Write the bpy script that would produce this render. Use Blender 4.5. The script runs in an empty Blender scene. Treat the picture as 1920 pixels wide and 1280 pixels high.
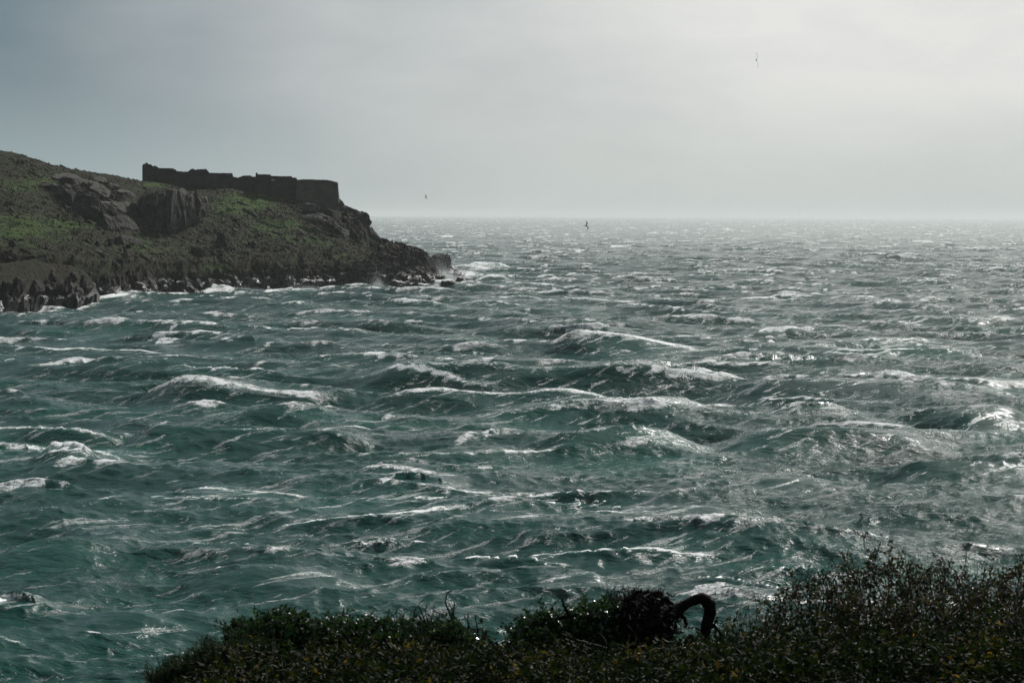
import bpy, math, random
import numpy as np
from mathutils import Vector, Matrix, Euler

random.seed(7)
RNG = np.random.default_rng(7)
C = bpy.context.scene.collection
S = bpy.context.scene
R = math.radians

# ------------------------------------------------------------------ camera
CAM_H = 18.0
FPX = 4533.0                       # focal length in pixels of the 1920 px wide photograph (85 mm)
HY = 404.0
PITCH = math.atan((640 - HY) / FPX)
ROLL = R(0.28)
cam_d = bpy.data.cameras.new('camera')
cam = bpy.data.objects.new('camera', cam_d)
C.objects.link(cam)
cam_d.lens = 85.0
cam_d.sensor_width = 36.0
cam_d.clip_start = 0.5
cam_d.clip_end = 60000
MC = Matrix.Rotation(R(90) - PITCH, 3, 'X') @ Matrix.Rotation(ROLL, 3, 'Z')
cam.matrix_world = Matrix.Translation((0, 0, CAM_H)) @ MC.to_4x4()
cam_d.dof.use_dof = True
cam_d.dof.focus_distance = 420
cam_d.dof.aperture_fstop = 17.0
S.camera = cam

# ------------------------------------------------------------------ sky, sun, exposure
SUN_AZ, SUN_EL = R(23.0), R(38.0)
sun_dir = Vector((math.sin(SUN_AZ) * math.cos(SUN_EL), math.cos(SUN_AZ) * math.cos(SUN_EL), math.sin(SUN_EL)))
w = bpy.data.worlds.new('World')
S.world = w
w.use_nodes = True
nt = w.node_tree
nt.nodes.clear()
N = nt.nodes.new
L = nt.links.new


def wmath(op, a, b=None, clamp=False, c=None):
    n = N('ShaderNodeMath'); n.operation = op; n.use_clamp = clamp
    for i, v in enumerate((a, b, c)):
        if v is None: continue
        if isinstance(v, (int, float)): n.inputs[i].default_value = v
        else: L(v, n.inputs[i])
    return n.outputs[0]


def wmap(v, a, b, c, d, smooth=True):
    n = N('ShaderNodeMapRange'); n.interpolation_type = 'SMOOTHERSTEP' if smooth else 'LINEAR'
    L(v, n.inputs['Value'])
    for k, x in zip(('From Min', 'From Max', 'To Min', 'To Max'), (a, b, c, d)): n.inputs[k].default_value = x
    return n.outputs['Result']


def wmix(f, a, b):
    n = N('ShaderNodeMix'); n.data_type = 'RGBA'
    if isinstance(f, float): n.inputs[0].default_value = f
    else: L(f, n.inputs[0])
    for k, x in ((6, a), (7, b)):
        if isinstance(x, tuple): n.inputs[k].default_value = (*x, 1)
        else: L(x, n.inputs[k])
    return n.outputs[2]


geo = N('ShaderNodeTexCoord')
sep = N('ShaderNodeSeparateXYZ'); L(geo.outputs['Generated'], sep.inputs[0])
az = wmath('ARCTAN2', sep.outputs[0], sep.outputs[1])
el = wmath('ARCSINE', sep.outputs[2])
nz = N('ShaderNodeTexNoise'); nz.inputs['Scale'].default_value = 5.0; nz.inputs['Detail'].default_value = 5; nz.inputs['Roughness'].default_value = .45
mp = N('ShaderNodeMapping'); mp.inputs['Scale'].default_value = (1, 1, 2.6); mp.inputs['Location'].default_value = (.3, .2, .1)
L(geo.outputs['Generated'], mp.inputs[0]); L(mp.outputs[0], nz.inputs[0])
nn = wmath('SUBTRACT', nz.outputs[0], .5)
dd = N('ShaderNodeVectorMath'); dd.operation = 'DOT_PRODUCT'
L(geo.outputs['Generated'], dd.inputs[0]); dd.inputs[1].default_value = sun_dir
ang = wmath('ARCCOSINE', wmath('MINIMUM', dd.outputs['Value'], .99999))
# storm cloud: bright to the right, under the hidden sun, blue grey away from it
azn = wmath('ADD', az, wmath('MULTIPLY', nn, .30))
side = wmap(azn, R(-15), R(8), 0.0, 1.0)
away = wmap(ang, R(42), R(75), 0.0, 1.0)
cloud_lit = wmix(side, (0.160, 0.225, 0.270), (0.79, 0.80, 0.785))
cloud = wmix(away, cloud_lit, (0.115, 0.150, 0.175))
deck = wmap(wmath('ADD', el, wmath('MULTIPLY', nn, .12)), R(7), R(22), 0.0, 1.0)
cloud = wmix(deck, cloud, wmix(wmap(ang, R(20), R(80), 0.0, 1.0), (0.24, 0.27, 0.29), (0.075, 0.100, 0.120)))
glow = wmap(ang, R(2), R(24), 1.0, 0.0)
cloud = wmix(glow, cloud, (1.25, 1.23, 1.18))
right_fall = wmap(az, R(20), R(60), 0.0, .7)
cloud = wmix(right_fall, cloud, (0.26, 0.29, 0.30))
mist_l = wmix(wmap(az, R(-16), R(6), 0.0, 1.0), (0.31, 0.395, 0.415), (0.58, 0.615, 0.60))
mist = wmix(wmap(wmath('ABSOLUTE', wmath('SUBTRACT', az, R(8))), R(30), R(120), 0.0, 1.0), mist_l, (0.16, .20, .22))
low = wmap(wmath('ADD', el, wmath('MULTIPLY', nn, .03)), R(-.5), R(4.6), 1.0, 0.0)
nz2 = N('ShaderNodeTexNoise'); nz2.inputs['Scale'].default_value = 16.0; nz2.inputs['Detail'].default_value = 6; nz2.inputs['Roughness'].default_value = .55; nz2.inputs['Distortion'].default_value = .6
L(mp.outputs[0], nz2.inputs[0])
skyc = wmix(low, cloud, mist)
skyc = wmix(wmap(nz2.outputs[0],   .35, .70, 0.0, .09), skyc, (0.30, 0.35, 0.385))
bg_c = N('ShaderNodeBackground'); L(skyc, bg_c.inputs[0]); bg_c.inputs[1].default_value = 1.0
sky = N('ShaderNodeTexSky'); sky.sky_type = 'NISHITA'; sky.sun_disc = False
sky.sun_elevation = SUN_EL; sky.sun_rotation = SUN_AZ; sky.dust_density = 4; sky.air_density = 1.2
bg_s = N('ShaderNodeBackground'); L(sky.outputs[0], bg_s.inputs[0]); bg_s.inputs[1].default_value = 0.06
ms = N('ShaderNodeMixShader'); ms.inputs[0].default_value = 0.95
L(bg_s.outputs[0], ms.inputs[1]); L(bg_c.outputs[0], ms.inputs[2])
out = N('ShaderNodeOutputWorld'); L(ms.outputs[0], out.inputs[0])

sl = bpy.data.lights.new('sun', 'SUN'); sl.energy = 4.8; sl.angle = R(0.6); sl.color = (1.0, .975, .94)
so = bpy.data.objects.new('sun', sl); C.objects.link(so)
so.rotation_euler = (-sun_dir).to_track_quat('-Z', 'Y').to_euler()
so.location = sun_dir * 200

S.view_settings.view_transform = 'Standard'
S.view_settings.look = 'None'
S.view_settings.exposure = 0.0
S.view_settings.gamma = 1.0
S.view_settings.use_curve_mapping = False
S.render.engine = 'CYCLES'
S.cycles.max_bounces = 5
S.cycles.diffuse_bounces = 2
S.cycles.glossy_bounces = 3
S.cycles.transmission_bounces = 2
S.cycles.transparent_max_bounces = 6
S.cycles.volume_bounces = 0
S.cycles.sample_clamp_indirect = 3.0
S.cycles.sample_clamp_direct = 14.0
S.cycles.use_denoising = True
S.cycles.denoising_prefilter = 'NONE'

# ------------------------------------------------------------------ helpers


def ray(px, py):
    v = MC @ Vector((px - 960, 640 - py, -FPX))
    return np.array(v) / v.y


def P(px, py, D):
    return np.array([0, 0, CAM_H]) + ray(px, py) * D


def on_level(px, py, z=0.0):
    r = ray(px, py)
    return np.array([0, 0, CAM_H]) + r * ((z - CAM_H) / r[2])


def tag(o, label=None, cat=None, group=None, kind=None):
    if label: o['label'] = label
    if cat: o['category'] = cat
    if group: o['group'] = group
    if kind: o['kind'] = kind
    return o


def empty(name, loc=(0, 0, 0)):
    o = bpy.data.objects.new(name, None); C.objects.link(o); o.location = loc
    o.empty_display_size = .5
    return o


def mesh_arrays(name, V, F, mat=None, parent=None, smooth=True, attrs=None, loc=None):
    """V (n,3), F (m,3) or (m,4); attrs: name -> per-vertex float or rgb"""
    V = np.asarray(V, dtype=np.float32); F = np.asarray(F, dtype=np.int32)
    if loc is None:
        loc = np.zeros(3)
    loc = np.asarray(loc, dtype=np.float32)
    me = bpy.data.meshes.new(name)
    m, k = F.shape
    me.vertices.add(len(V)); me.vertices.foreach_set('co', (V - loc).ravel())
    me.loops.add(m * k); me.loops.foreach_set('vertex_index', F.ravel())
    me.polygons.add(m)
    me.polygons.foreach_set('loop_start', np.arange(0, m * k, k, dtype=np.int32))
    me.polygons.foreach_set('loop_total', np.full(m, k, dtype=np.int32))
    me.polygons.foreach_set('use_smooth', np.full(m, bool(smooth)))
    if attrs:
        for an, av in attrs.items():
            av = np.asarray(av, dtype=np.float32)
            if av.ndim == 1:
                a = me.attributes.new(an, 'FLOAT', 'POINT'); a.data.foreach_set('value', av)
            else:
                a = me.attributes.new(an, 'FLOAT_COLOR', 'POINT')
                a.data.foreach_set('color', np.hstack([av, np.ones((len(av), 1), dtype=np.float32)]).astype(np.float32).ravel())
    me.update(calc_edges=True)
    if mat: me.materials.append(mat)
    o = bpy.data.objects.new(name, me); C.objects.link(o)
    o.location = [float(q) for q in loc]
    if parent is not None:
        o.parent = parent
        o.location = [float(a - b) for a, b in zip(loc, parent.location)]
    return o


class Bag:
    """collects pieces of one mesh"""
    def __init__(s): s.V = []; s.F = []; s.n = 0; s.A = []

    def add(s, V, F, a=None):
        V = np.asarray(V); F = np.asarray(F)
        s.V.append(V); s.F.append(F + s.n); s.n += len(V)
        s.A.append(np.full(len(V), 0.0 if a is None else a) if a is None or np.isscalar(a) else a)

    def build(s, name, mat, parent=None, smooth=True, loc=None, attr=None):
        if not s.V: return None
        at = {attr: np.concatenate(s.A)} if attr else None
        return mesh_arrays(name, np.vstack(s.V), np.vstack(s.F), mat, parent, smooth, at, loc)


# gradient noise ---------------------------------------------------------
_perm = np.random.default_rng(3).permutation(256).astype(np.int64)
_perm = np.concatenate([_perm, _perm])
_g = np.random.default_rng(4).normal(size=(256, 3)); _g /= np.linalg.norm(_g, axis=1)[:, None]


def perlin(x, y, z=0.0):
    x, y, z = np.broadcast_arrays(np.asarray(x, float), np.asarray(y, float), np.asarray(z, float))
    xi, yi, zi = np.floor(x).astype(np.int64), np.floor(y).astype(np.int64), np.floor(z).astype(np.int64)
    xf, yf, zf = x - xi, y - yi, z - zi
    u, v, q = [t * t * t * (t * (t * 6 - 15) + 10) for t in (xf, yf, zf)]
    res = 0
    for dx in (0, 1):
        for dy in (0, 1):
            for dz in (0, 1):
                h = _perm[(_perm[(_perm[(xi + dx) & 255] + yi + dy) & 255] + zi + dz) & 255]
                g = _g[h]
                d = g[..., 0] * (xf - dx) + g[..., 1] * (yf - dy) + g[..., 2] * (zf - dz)
                res = res + d * (u if dx else 1 - u) * (v if dy else 1 - v) * (q if dz else 1 - q)
    return res


def fbm(x, y, z=0.0, o=4, ridged=False, gain=.5):
    s = 0; a = 1; t = 0
    for i in range(o):
        n = perlin(x * 2.03 ** i + i * 17.3, y * 2.03 ** i - i * 9.1, np.asarray(z) * 2.03 ** i + i * 3.7)
        s = s + a * ((1 - 2.2 * np.abs(n)) if ridged else n); t += a; a *= gain
    return s / t


def cells(x, y, z=0.0, seed=0):
    """blocky rock relief: every jittered cell is a tilted facet. returns facet height, edge gap 0..1, cell value"""
    x, y, z = np.broadcast_arrays(np.asarray(x, float), np.asarray(y, float), np.asarray(z, float))
    ix, iy, iz = np.floor(x).astype(np.int64), np.floor(y).astype(np.int64), np.floor(z).astype(np.int64)
    b1 = np.full(x.shape, 9.0); b2 = np.full(x.shape, 9.0); fh = np.zeros(x.shape); cv = np.zeros(x.shape)
    for dx in (-1, 0, 1):
        for dy in (-1, 0, 1):
            for dz in (-1, 0, 1):
                h = _perm[(_perm[(_perm[(ix + dx + seed) & 255] + iy + dy) & 255] + iz + dz) & 255]
                g = _g[h]
                cx = ix + dx + .5 + .42 * g[..., 0]; cy = iy + dy + .5 + .42 * g[..., 1]; cz = iz + dz + .5 + .42 * g[..., 2]
                d = np.sqrt((x - cx) ** 2 + (y - cy) ** 2 + (z - cz) ** 2)
                hh = g[..., 1] * .9 + g[..., 2] * (x - cx) * 1.2 + g[..., 0] * (y - cy) * 1.2 + g[..., 1] * (z - cz) * .8
                nearer = d < b1
                b2 = np.where(nearer, b1, np.minimum(b2, d))
                fh = np.where(nearer, hh, fh); cv = np.where(nearer, g[..., 2] * .5 + .5, cv)
                b1 = np.where(nearer, d, b1)
    return fh, np.clip((b2 - b1) * 4, 0, 1), cv


def sstep(x, a, b):
    t = np.clip((x - a) / (b - a), 0, 1)
    return t * t * (3 - 2 * t)


# materials ---------------------------------------------------------------


class M:
    def __init__(s, name):
        s.m = bpy.data.materials.new(name); s.m.use_nodes = True
        s.t = s.m.node_tree; s.t.nodes.clear()

    def n(s, ty, **kw):
        q = s.t.nodes.new(ty)
        for k, v in kw.items(): setattr(q, k, v)
        return q

    def l(s, a, b): s.t.links.new(a, b)

    def val(s, sock, v):
        if isinstance(v, bpy.types.NodeSocket): s.l(v, sock)
        elif isinstance(v, tuple): sock.default_value = (*v, 1) if len(v) == 3 and sock.type == 'RGBA' else v
        else: sock.default_value = v

    def math(s, op, a, b=0.0, clamp=False):
        q = s.n('ShaderNodeMath', operation=op, use_clamp=clamp)
        s.val(q.inputs[0], a); s.val(q.inputs[1], b)
        return q.outputs[0]

    def rng(s, v, a, b, c=0.0, d=1.0, it='LINEAR'):
        q = s.n('ShaderNodeMapRange', interpolation_type=it)
        s.val(q.inputs['Value'], v)
        for k, x in zip(('From Min', 'From Max', 'To Min', 'To Max'), (a, b, c, d)): s.val(q.inputs[k], x)
        return q.outputs['Result']

    def mix(s, f, a, b):
        q = s.n('ShaderNodeMix', data_type='RGBA')
        s.val(q.inputs[0], f); s.val(q.inputs[6], a); s.val(q.inputs[7], b)
        return q.outputs[2]

    def pos(s, scale=(1, 1, 1), rot=(0, 0, 0), obj=False):
        g = s.n('ShaderNodeTexCoord') if obj else s.n('ShaderNodeNewGeometry')
        q = s.n('ShaderNodeMapping')
        s.l(g.outputs['Object'] if obj else g.outputs['Position'], q.inputs[0])
        q.inputs['Scale'].default_value = scale; q.inputs['Rotation'].default_value = rot
        return q.outputs[0]

    def drawn(s, lx, ly, ang):
        g = s.n('ShaderNodeNewGeometry'); q = s.n('ShaderNodeMapping', vector_type='TEXTURE')
        s.l(g.outputs['Position'], q.inputs[0])
        q.inputs['Scale'].default_value = (lx, ly, 1); q.inputs['Rotation'].default_value = (0, 0, ang)
        return q.outputs[0]

    def noise(s, vec, scale, detail=4, rough=.5, dist=0.0, col=False):
        q = s.n('ShaderNodeTexNoise')
        s.l(vec, q.inputs['Vector']); q.inputs['Scale'].default_value = scale
        q.inputs['Detail'].default_value = detail; q.inputs['Roughness'].default_value = rough
        q.inputs['Distortion'].default_value = dist
        return q.outputs[1 if col else 0]

    def voro(s, vec, scale, feat='F1', rnd=1.0):
        q = s.n('ShaderNodeTexVoronoi', feature=feat)
        s.l(vec, q.inputs['Vector']); q.inputs['Scale'].default_value = scale; q.inputs['Randomness'].default_value = rnd
        return q

    def attr(s, name, out='Fac'):
        q = s.n('ShaderNodeAttribute', attribute_name=name)
        return q.outputs[out]

    def bump(s, h, dist, strength=1.0, nrm=None):
        q = s.n('ShaderNodeBump'); s.l(h, q.inputs['Height'])
        q.inputs['Distance'].default_value = dist; s.val(q.inputs['Strength'], strength)
        if nrm is not None: s.l(nrm, q.inputs['Normal'])
        return q.outputs[0]

    def principled(s, col, rough=.8, nrm=None, spec=.5, ior=None):
        q = s.n('ShaderNodeBsdfPrincipled')
        s.val(q.inputs['Base Color'], col); s.val(q.inputs['Roughness'], rough)
        s.val(q.inputs['Specular IOR Level'], spec)
        if ior: q.inputs['IOR'].default_value = ior
        if nrm is not None: s.l(nrm, q.inputs['Normal'])
        return q.outputs[0]

    def out(s, sh):
        o = s.n('ShaderNodeOutputMaterial'); s.l(sh, o.inputs[0]); return s.m


def mat_water():
    m = M('sea_water')
    CR, WI = R(-22), R(38)          # direction the crests run, direction the wind draws the foam out
    rip1 = m.noise(m.drawn(2.6, 1, CR), 1.5, 6, .60, .5)
    rip2 = m.noise(m.drawn(2.4, 1, R(8)), 6.5, 3, .6, .2)
    chop = m.noise(m.drawn(2.2, 1, CR - .2), .55, 3, .55, .3)
    gust = m.noise(m.drawn(2.5, 1, WI), .05, 3, .55)          # cat's paws
    rs = m.math('MULTIPLY', m.rng(gust, .36, .62, .6, 1.5), m.rng(m.attr('calm'), 0, 1, 1, .4))
    h = m.math('ADD', m.math('MULTIPLY', rip1, .20), m.math('MULTIPLY', rip2, .030))
    h = m.math('ADD', h, m.math('MULTIPLY', chop, .30))
    nb = m.bump(h, 1.0, rs)
    # foam: crest foam from the wave mesh, broken by noise; wind streaks
    fo = m.attr('foam')
    br1 = m.noise(m.drawn(1.8, 1, CR), 1.7, 6, .75, .7)
    br2 = m.noise(m.drawn(1.6, 1, WI), 7.0, 3, .7, .3)
    br = m.math('ADD', m.math('MULTIPLY', br1, .7), m.math('MULTIPLY', br2, .3))
    crest = m.rng(m.math('ADD', fo, m.math('MULTIPLY', m.math('SUBTRACT', br, .5), 3.8)), .60, .95)
    wq = m.noise(m.pos((1, 1, 1)), .09, 2, .5, 0, True)
    mv = m.n('ShaderNodeMixRGB'); mv.blend_type = 'LINEAR_LIGHT'; mv.inputs[0].default_value = 7.0
    m.l(m.pos(), mv.inputs[1]); m.l(wq, mv.inputs[2])
    mp2 = m.n('ShaderNodeMapping', vector_type='TEXTURE'); m.l(mv.outputs[0], mp2.inputs[0])
    mp2.inputs['Rotation'].default_value = (0, 0, WI); mp2.inputs['Scale'].default_value = (9, .8, 1)
    st = m.noise(mp2.outputs[0], .9, 6, .68, .2)
    pat = m.noise(m.pos(), .045, 3, .55)
    streak = m.math('MULTIPLY', m.rng(st, .56, .68), m.rng(pat, .36, .56, .15, 1.0))
    spk = br2
    streak = m.math('MULTIPLY', streak, m.rng(spk, .38, .62, .3, 1))
    thin = m.rng(fo, .35, 1.1, 0, .4)
    thin = m.math('MULTIPLY', thin, m.rng(br, .35, .65))
    foam = m.math('MAXIMUM', crest, m.math('MAXIMUM', m.math('MULTIPLY', streak, .72), thin), True)
    # body colour: deep teal, milky green where air is beaten in
    aer = m.math('MULTIPLY', m.rng(pat, .50, .72), .55)
    aer = m.math('MAXIMUM', aer, m.rng(fo, .2, 1.0, 0, .9), True)
    col = m.mix(aer, (0.0010, 0.046, 0.034), (0.022, 0.130, 0.098))
    big = m.noise(m.pos(), .012, 3, .6)
    nb = m.bump(m.math('ADD', h, m.math('MULTIPLY', m.math('MULTIPLY', foam, br), .45)), 1.0, rs)
    col = m.mix(m.rng(big, .4, .65, 0, .5), col, (0.004, 0.036, 0.034))
    colf = m.mix(foam, col, m.mix(m.rng(br, .35, .65), (.80, .84, .83), (.95, .96, .95)))
    rough = m.rng(foam, 0, .6, .10, .85)
    return m.out(m.principled(colf, rough, nb, .25, 1.333))


def mat_rock(name='rock', dark=(.022, .020, .017), light=(.058, .052, .044), wet=False, scale=1.0):
    m = M(name)
    v = m.pos((1, 1, 1))
    n1 = m.noise(v, .55 * scale, 5, .6)
    n2 = m.noise(v, 3.5 * scale, 5, .65)
    crack = m.voro(m.pos((1, 1, .6), (.3, .5, .4)), .55 * scale, 'DISTANCE_TO_EDGE')
    ck = m.rng(crack.outputs[0], 0, .05)
    col = m.mix(m.rng(n1, .35, .65), dark, light)
    col = m.mix(m.rng(n2, .55, .75, 0, .6), col, (.045, .05, .03))           # lichen and moss
    g = m.n('ShaderNodeNewGeometry'); sp = m.n('ShaderNodeSeparateXYZ'); m.l(g.outputs['Position'], sp.inputs[0])
    hz = m.math('ADD', sp.outputs[2], m.math('MULTIPLY', m.math('SUBTRACT', n1, .5), 3.0))
    wetf = m.rng(hz, 1.6, 4.2, 1, 0)
    col = m.mix(wetf, col, (.012, .011, .010))
    rough = m.rng(wetf, 0, 1, .85, .22)
    h = m.math('ADD', m.math('MULTIPLY', n2, .22), m.math('MULTIPLY', n1, .4))
    h = m.math('ADD', h, m.math('MULTIPLY', ck, .12))
    return m.out(m.principled(col, rough, m.bump(h, 1.0, 1.0), m.rng(wetf, 0, 1, .08, .28)))


def mat_terrain():
    m = M('headland_ground')
    rk = m.attr('rock'); gr = m.attr('green')
    v = m.pos()
    n1 = m.noise(v, .45, 6, .65); n2 = m.noise(v, 2.4, 5, .7); n3 = m.noise(v, .14, 4, .6)
    crack = m.rng(m.voro(m.pos((1, 1, .5), (.3, .6, .2)), .42, 'DISTANCE_TO_EDGE').outputs[0], 0, .06)
    rock = m.mix(m.rng(n1, .35, .65), (.020, .017, .014), (.046, .040, .033))
    rock = m.mix(m.rng(n2, .5, .72, 0, .7), rock, (.04, .044, .026))
    brown = m.mix(m.rng(n2, .35, .65), (.017, .010, .006), (.036, .025, .013))
    olive = m.mix(m.rng(n1, .38, .62), (.011, .017, .004), (.024, .034, .008))
    veg = m.mix(m.rng(m.math('ADD', n3, m.math('MULTIPLY', n2, .3)), .52, .74), brown, olive)
    n4 = m.noise(m.pos((1, 1, .5)), .22, 5, .6, .5)
    veg = m.mix(m.rng(n4, .46, .62, 0, .75), veg, (.012, .011, .008))
    green = m.mix(m.rng(n2, .3, .7), (.030, .062, .010), (.055, .095, .018))
    n4 = m.noise(m.pos((1, 1, .5)), .22, 5, .6, .5)
    gm = m.rng(m.math('ADD', gr, m.math('MULTIPLY', m.math('SUBTRACT', n4, .5), 2.2)), .30, .85)
    veg = m.mix(gm, veg, green)
    rm = m.rng(m.math('ADD', rk, m.math('MULTIPLY', m.math('SUBTRACT', n1, .5), 1.1)), .45, .62)
    col = m.mix(rm, veg, rock)
    g = m.n('ShaderNodeNewGeometry'); sp = m.n('ShaderNodeSeparateXYZ'); m.l(g.outputs['Position'], sp.inputs[0])
    hz = m.math('ADD', sp.outputs[2], m.math('MULTIPLY', m.math('SUBTRACT', n1, .5), 3.0))
    wetf = m.rng(hz, 1.2, 3.6, 1, 0)
    col = m.mix(wetf, col, (.011, .010, .009))
    rough = m.rng(wetf, 0, 1, .9, .3)
    h = m.math('ADD', m.math('MULTIPLY', n2, .5), m.math('MULTIPLY', n1, .9))
    h = m.math('ADD', h, m.math('MULTIPLY', m.math('MULTIPLY', crack, rm), .3))
    return m.out(m.principled(col, rough, m.bump(h, 1.0, .9), m.rng(wetf, 0, 1, .06, .28)))


def mat_masonry(name='ruined_masonry', k=1.0):
    m = M(name)
    v = m.pos()
    n1 = m.noise(v, .35, 5, .6); n2 = m.noise(v, 2.5, 4, .7)
    vo = m.voro(m.pos((1.3, 1.3, 2.6)), 1.1, 'F1')
    ed = m.rng(m.voro(m.pos((1.3, 1.3, 2.6)), 1.1, 'DISTANCE_TO_EDGE').outputs[0], 0, .08)
    cs = m.n('ShaderNodeSeparateColor'); m.l(vo.outputs['Color'], cs.inputs[0])
    col = m.mix(m.rng(n1, .35, .65), (.032 * k, .029 * k, .025 * k), (.065 * k, .058 * k, .045 * k))
    col = m.mix(m.math('MULTIPLY', cs.outputs[0], .5), col, (.085, .074, .062))
    col = m.mix(m.rng(n2, .55, .75, 0, .5), col, (.05, .052, .032))
    col = m.mix(m.rng(ed, 0, 1, .5, 0), col, (.045, .04, .036))
    h = m.math('ADD', m.math('MULTIPLY', ed, .12), m.math('MULTIPLY', n2, .1))
    return m.out(m.principled(col, .9, m.bump(h, 1.0, .9), .08))


def mat_simple(name, c1, c2, scale, rough=.9, spec=.3, bump=.0):
    m = M(name)
    n1 = m.noise(m.pos(), scale, 4, .6)
    col = m.mix(m.rng(n1, .3, .7), c1, c2)
    nb = m.bump(n1, bump, 1.0) if bump else None
    return m.out(m.principled(col, rough, nb, spec))


def mat_leaf(name, cols, gloss=.35, transl=.3, spec=.5):
    """cols: list of three tones picked per leaf by the 'tint' attribute"""
    m = M(name)
    t = m.attr('tint')
    n1 = m.noise(m.pos(), 14.0, 3, .6)
    t2 = m.math('ADD', t, m.math('MULTIPLY', m.math('SUBTRACT', n1, .5), .35))
    c = m.mix(m.rng(t2, .05, .5), cols[0], cols[1])
    c = m.mix(m.rng(t2, .62, .95), c, cols[2])
    p = m.principled(c, gloss, None, spec)
    tr = m.n('ShaderNodeBsdfTranslucent'); m.l(c, tr.inputs[0])
    mx = m.n('ShaderNodeMixShader'); mx.inputs[0].default_value = transl
    m.l(p, mx.inputs[1]); m.l(tr.outputs[0], mx.inputs[2])
    return m.out(mx.outputs[0])


def mat_spray():
    m = M('sea_spray')
    p = m.principled((.85, .87, .87), .9, None, .1)
    tr = m.n('ShaderNodeBsdfTranslucent'); tr.inputs[0].default_value = (.85, .87, .87, 1)
    mx = m.n('ShaderNodeMixShader'); mx.inputs[0].default_value = .5
    m.l(p, mx.inputs[1]); m.l(tr.outputs[0], mx.inputs[2])
    return m.out(mx.outputs[0])


MAT = {
    'water': mat_water(), 'rock': mat_rock(), 'terrain': mat_terrain(), 'masonry': mat_masonry(), 'masonry_pale': mat_masonry('lichened_masonry', 2.3),
    'rock_pale': mat_rock('pale_rock', (.045, .041, .037), (.085, .079, .070)),
    'turf': mat_simple('turf', (.035, .045, .015), (.075, .075, .03), 1.5),
    'spray': mat_spray(),
    'tuft': mat_leaf('heath_tuft', ((.022, .014, .009), (.019, .026, .008), (.040, .078, .012)), .9, .15, .1),
    'bark': mat_simple('dark_bark', (.012, .010, .008), (.035, .028, .022), 18, .75, .4, .01),
    'char': mat_simple('blackened_wood', (.003, .003, .003), (.010, .008, .007), 22, .85, .15, .03),
    'drystem': mat_simple('dry_stem', (.045, .034, .022), (.15, .12, .085), 9, .6, .4),
    'twig': mat_simple('reddish_twig', (.016, .010, .008), (.036, .022, .016), 12, .7, .3),
    'soil': mat_simple('bank_soil', (.005, .005, .003), (.013, .011, .007), 3, .95, .05, .05),
    'glossy': mat_leaf('glossy_leaf', ((.006, .018, .006), (.018, .045, .010), (.060, .120, .020)), .22, .28, .6),
    'feather': mat_leaf('feathery_leaf', ((.020, .036, .018), (.035, .060, .026), (.060, .085, .035)), .6, .3, .3),
    'thorn': mat_leaf('thorn_leaf', ((.008, .012, .005), (.018, .030, .007), (.110, .075, .012)), .5, .35, .25),
    'cover': mat_leaf('ground_leaf', ((.003, .006, .002), (.014, .024, .004), (.160, .100, .012)), .7, .40, .12),
    'fern': mat_leaf('fern_leaf', ((.065, .075, .012), (.13, .105, .018), (.17, .085, .02)), .6, .4, .3),
    'hip': mat_simple('red_hip', (.20, .012, .010), (.30, .03, .02), 10, .3, .5),
    'gull_dark': mat_simple('dark_feathers', (.008, .008, .009), (.02, .02, .021), 4),
    'gull_grey': mat_simple('grey_feathers', (.22, .22, .23), (.35, .35, .36), 4),
    'dark': mat_simple('opening_shade', (.01, .01, .01), (.015, .015, .015), 3),  # near-black colour that paints in the shade of an opening
    'pale_tone': mat_simple('pale_surface', (.30, .28, .25), (.42, .40, .36), 2),
}

# ------------------------------------------------------------------ headland: height function over the plan
ST = np.array([
    # px, waterline y, ridge y, ridge distance
    (-900, 568, 175, 640), (-400, 566, 228, 630), (-200, 564, 255, 625), (0, 562, 283, 622), (40, 562, 290, 622), (100, 561, 309, 624), (140, 560, 318, 626),
    (200, 557, 327, 632), (265, 553, 339, 640), (330, 549, 346, 641), (400, 546, 352, 640), (440, 545, 354, 641), (470, 543, 360, 642),
    (500, 543, 366, 642), (540, 542, 372, 643), (560, 541, 376, 644), (600, 540, 379, 648), (637, 539, 384, 655), (655, 539, 389, 658),
    (672, 539, 396, 662), (686, 539, 410, 665), (694, 539, 428, 667), (704, 539, 437, 669), (712, 539, 449, 671), (735, 539, 458, 675), (760, 539, 464, 680),
    (785, 538, 472, 685), (800, 536, 478, 688), (811, 531, 489, 693), (820, 525, 505, 700), (830, 519, 519, 712), (850, 516, 524, 722), (930, 512, 540, 740)], float)


def _stations():
    px = ST[:, 0]
    xw = []; Dw = []; Zr = []
    for a, b, c, d in ST:
        Dw.append(on_level(a, b)[1]); Zr.append(P(a, c, d)[2])
    return px, np.array(Dw), np.array(Zr), ST[:, 3]


SPX, SDW, SZR, SDR = _stations()
HORIZ = ray(960, 640)


def px_of(x, y):
    # picture column of a plan position (ray through the sea plane near the horizon)
    return 960 + FPX * x / y + 0.0


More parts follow.
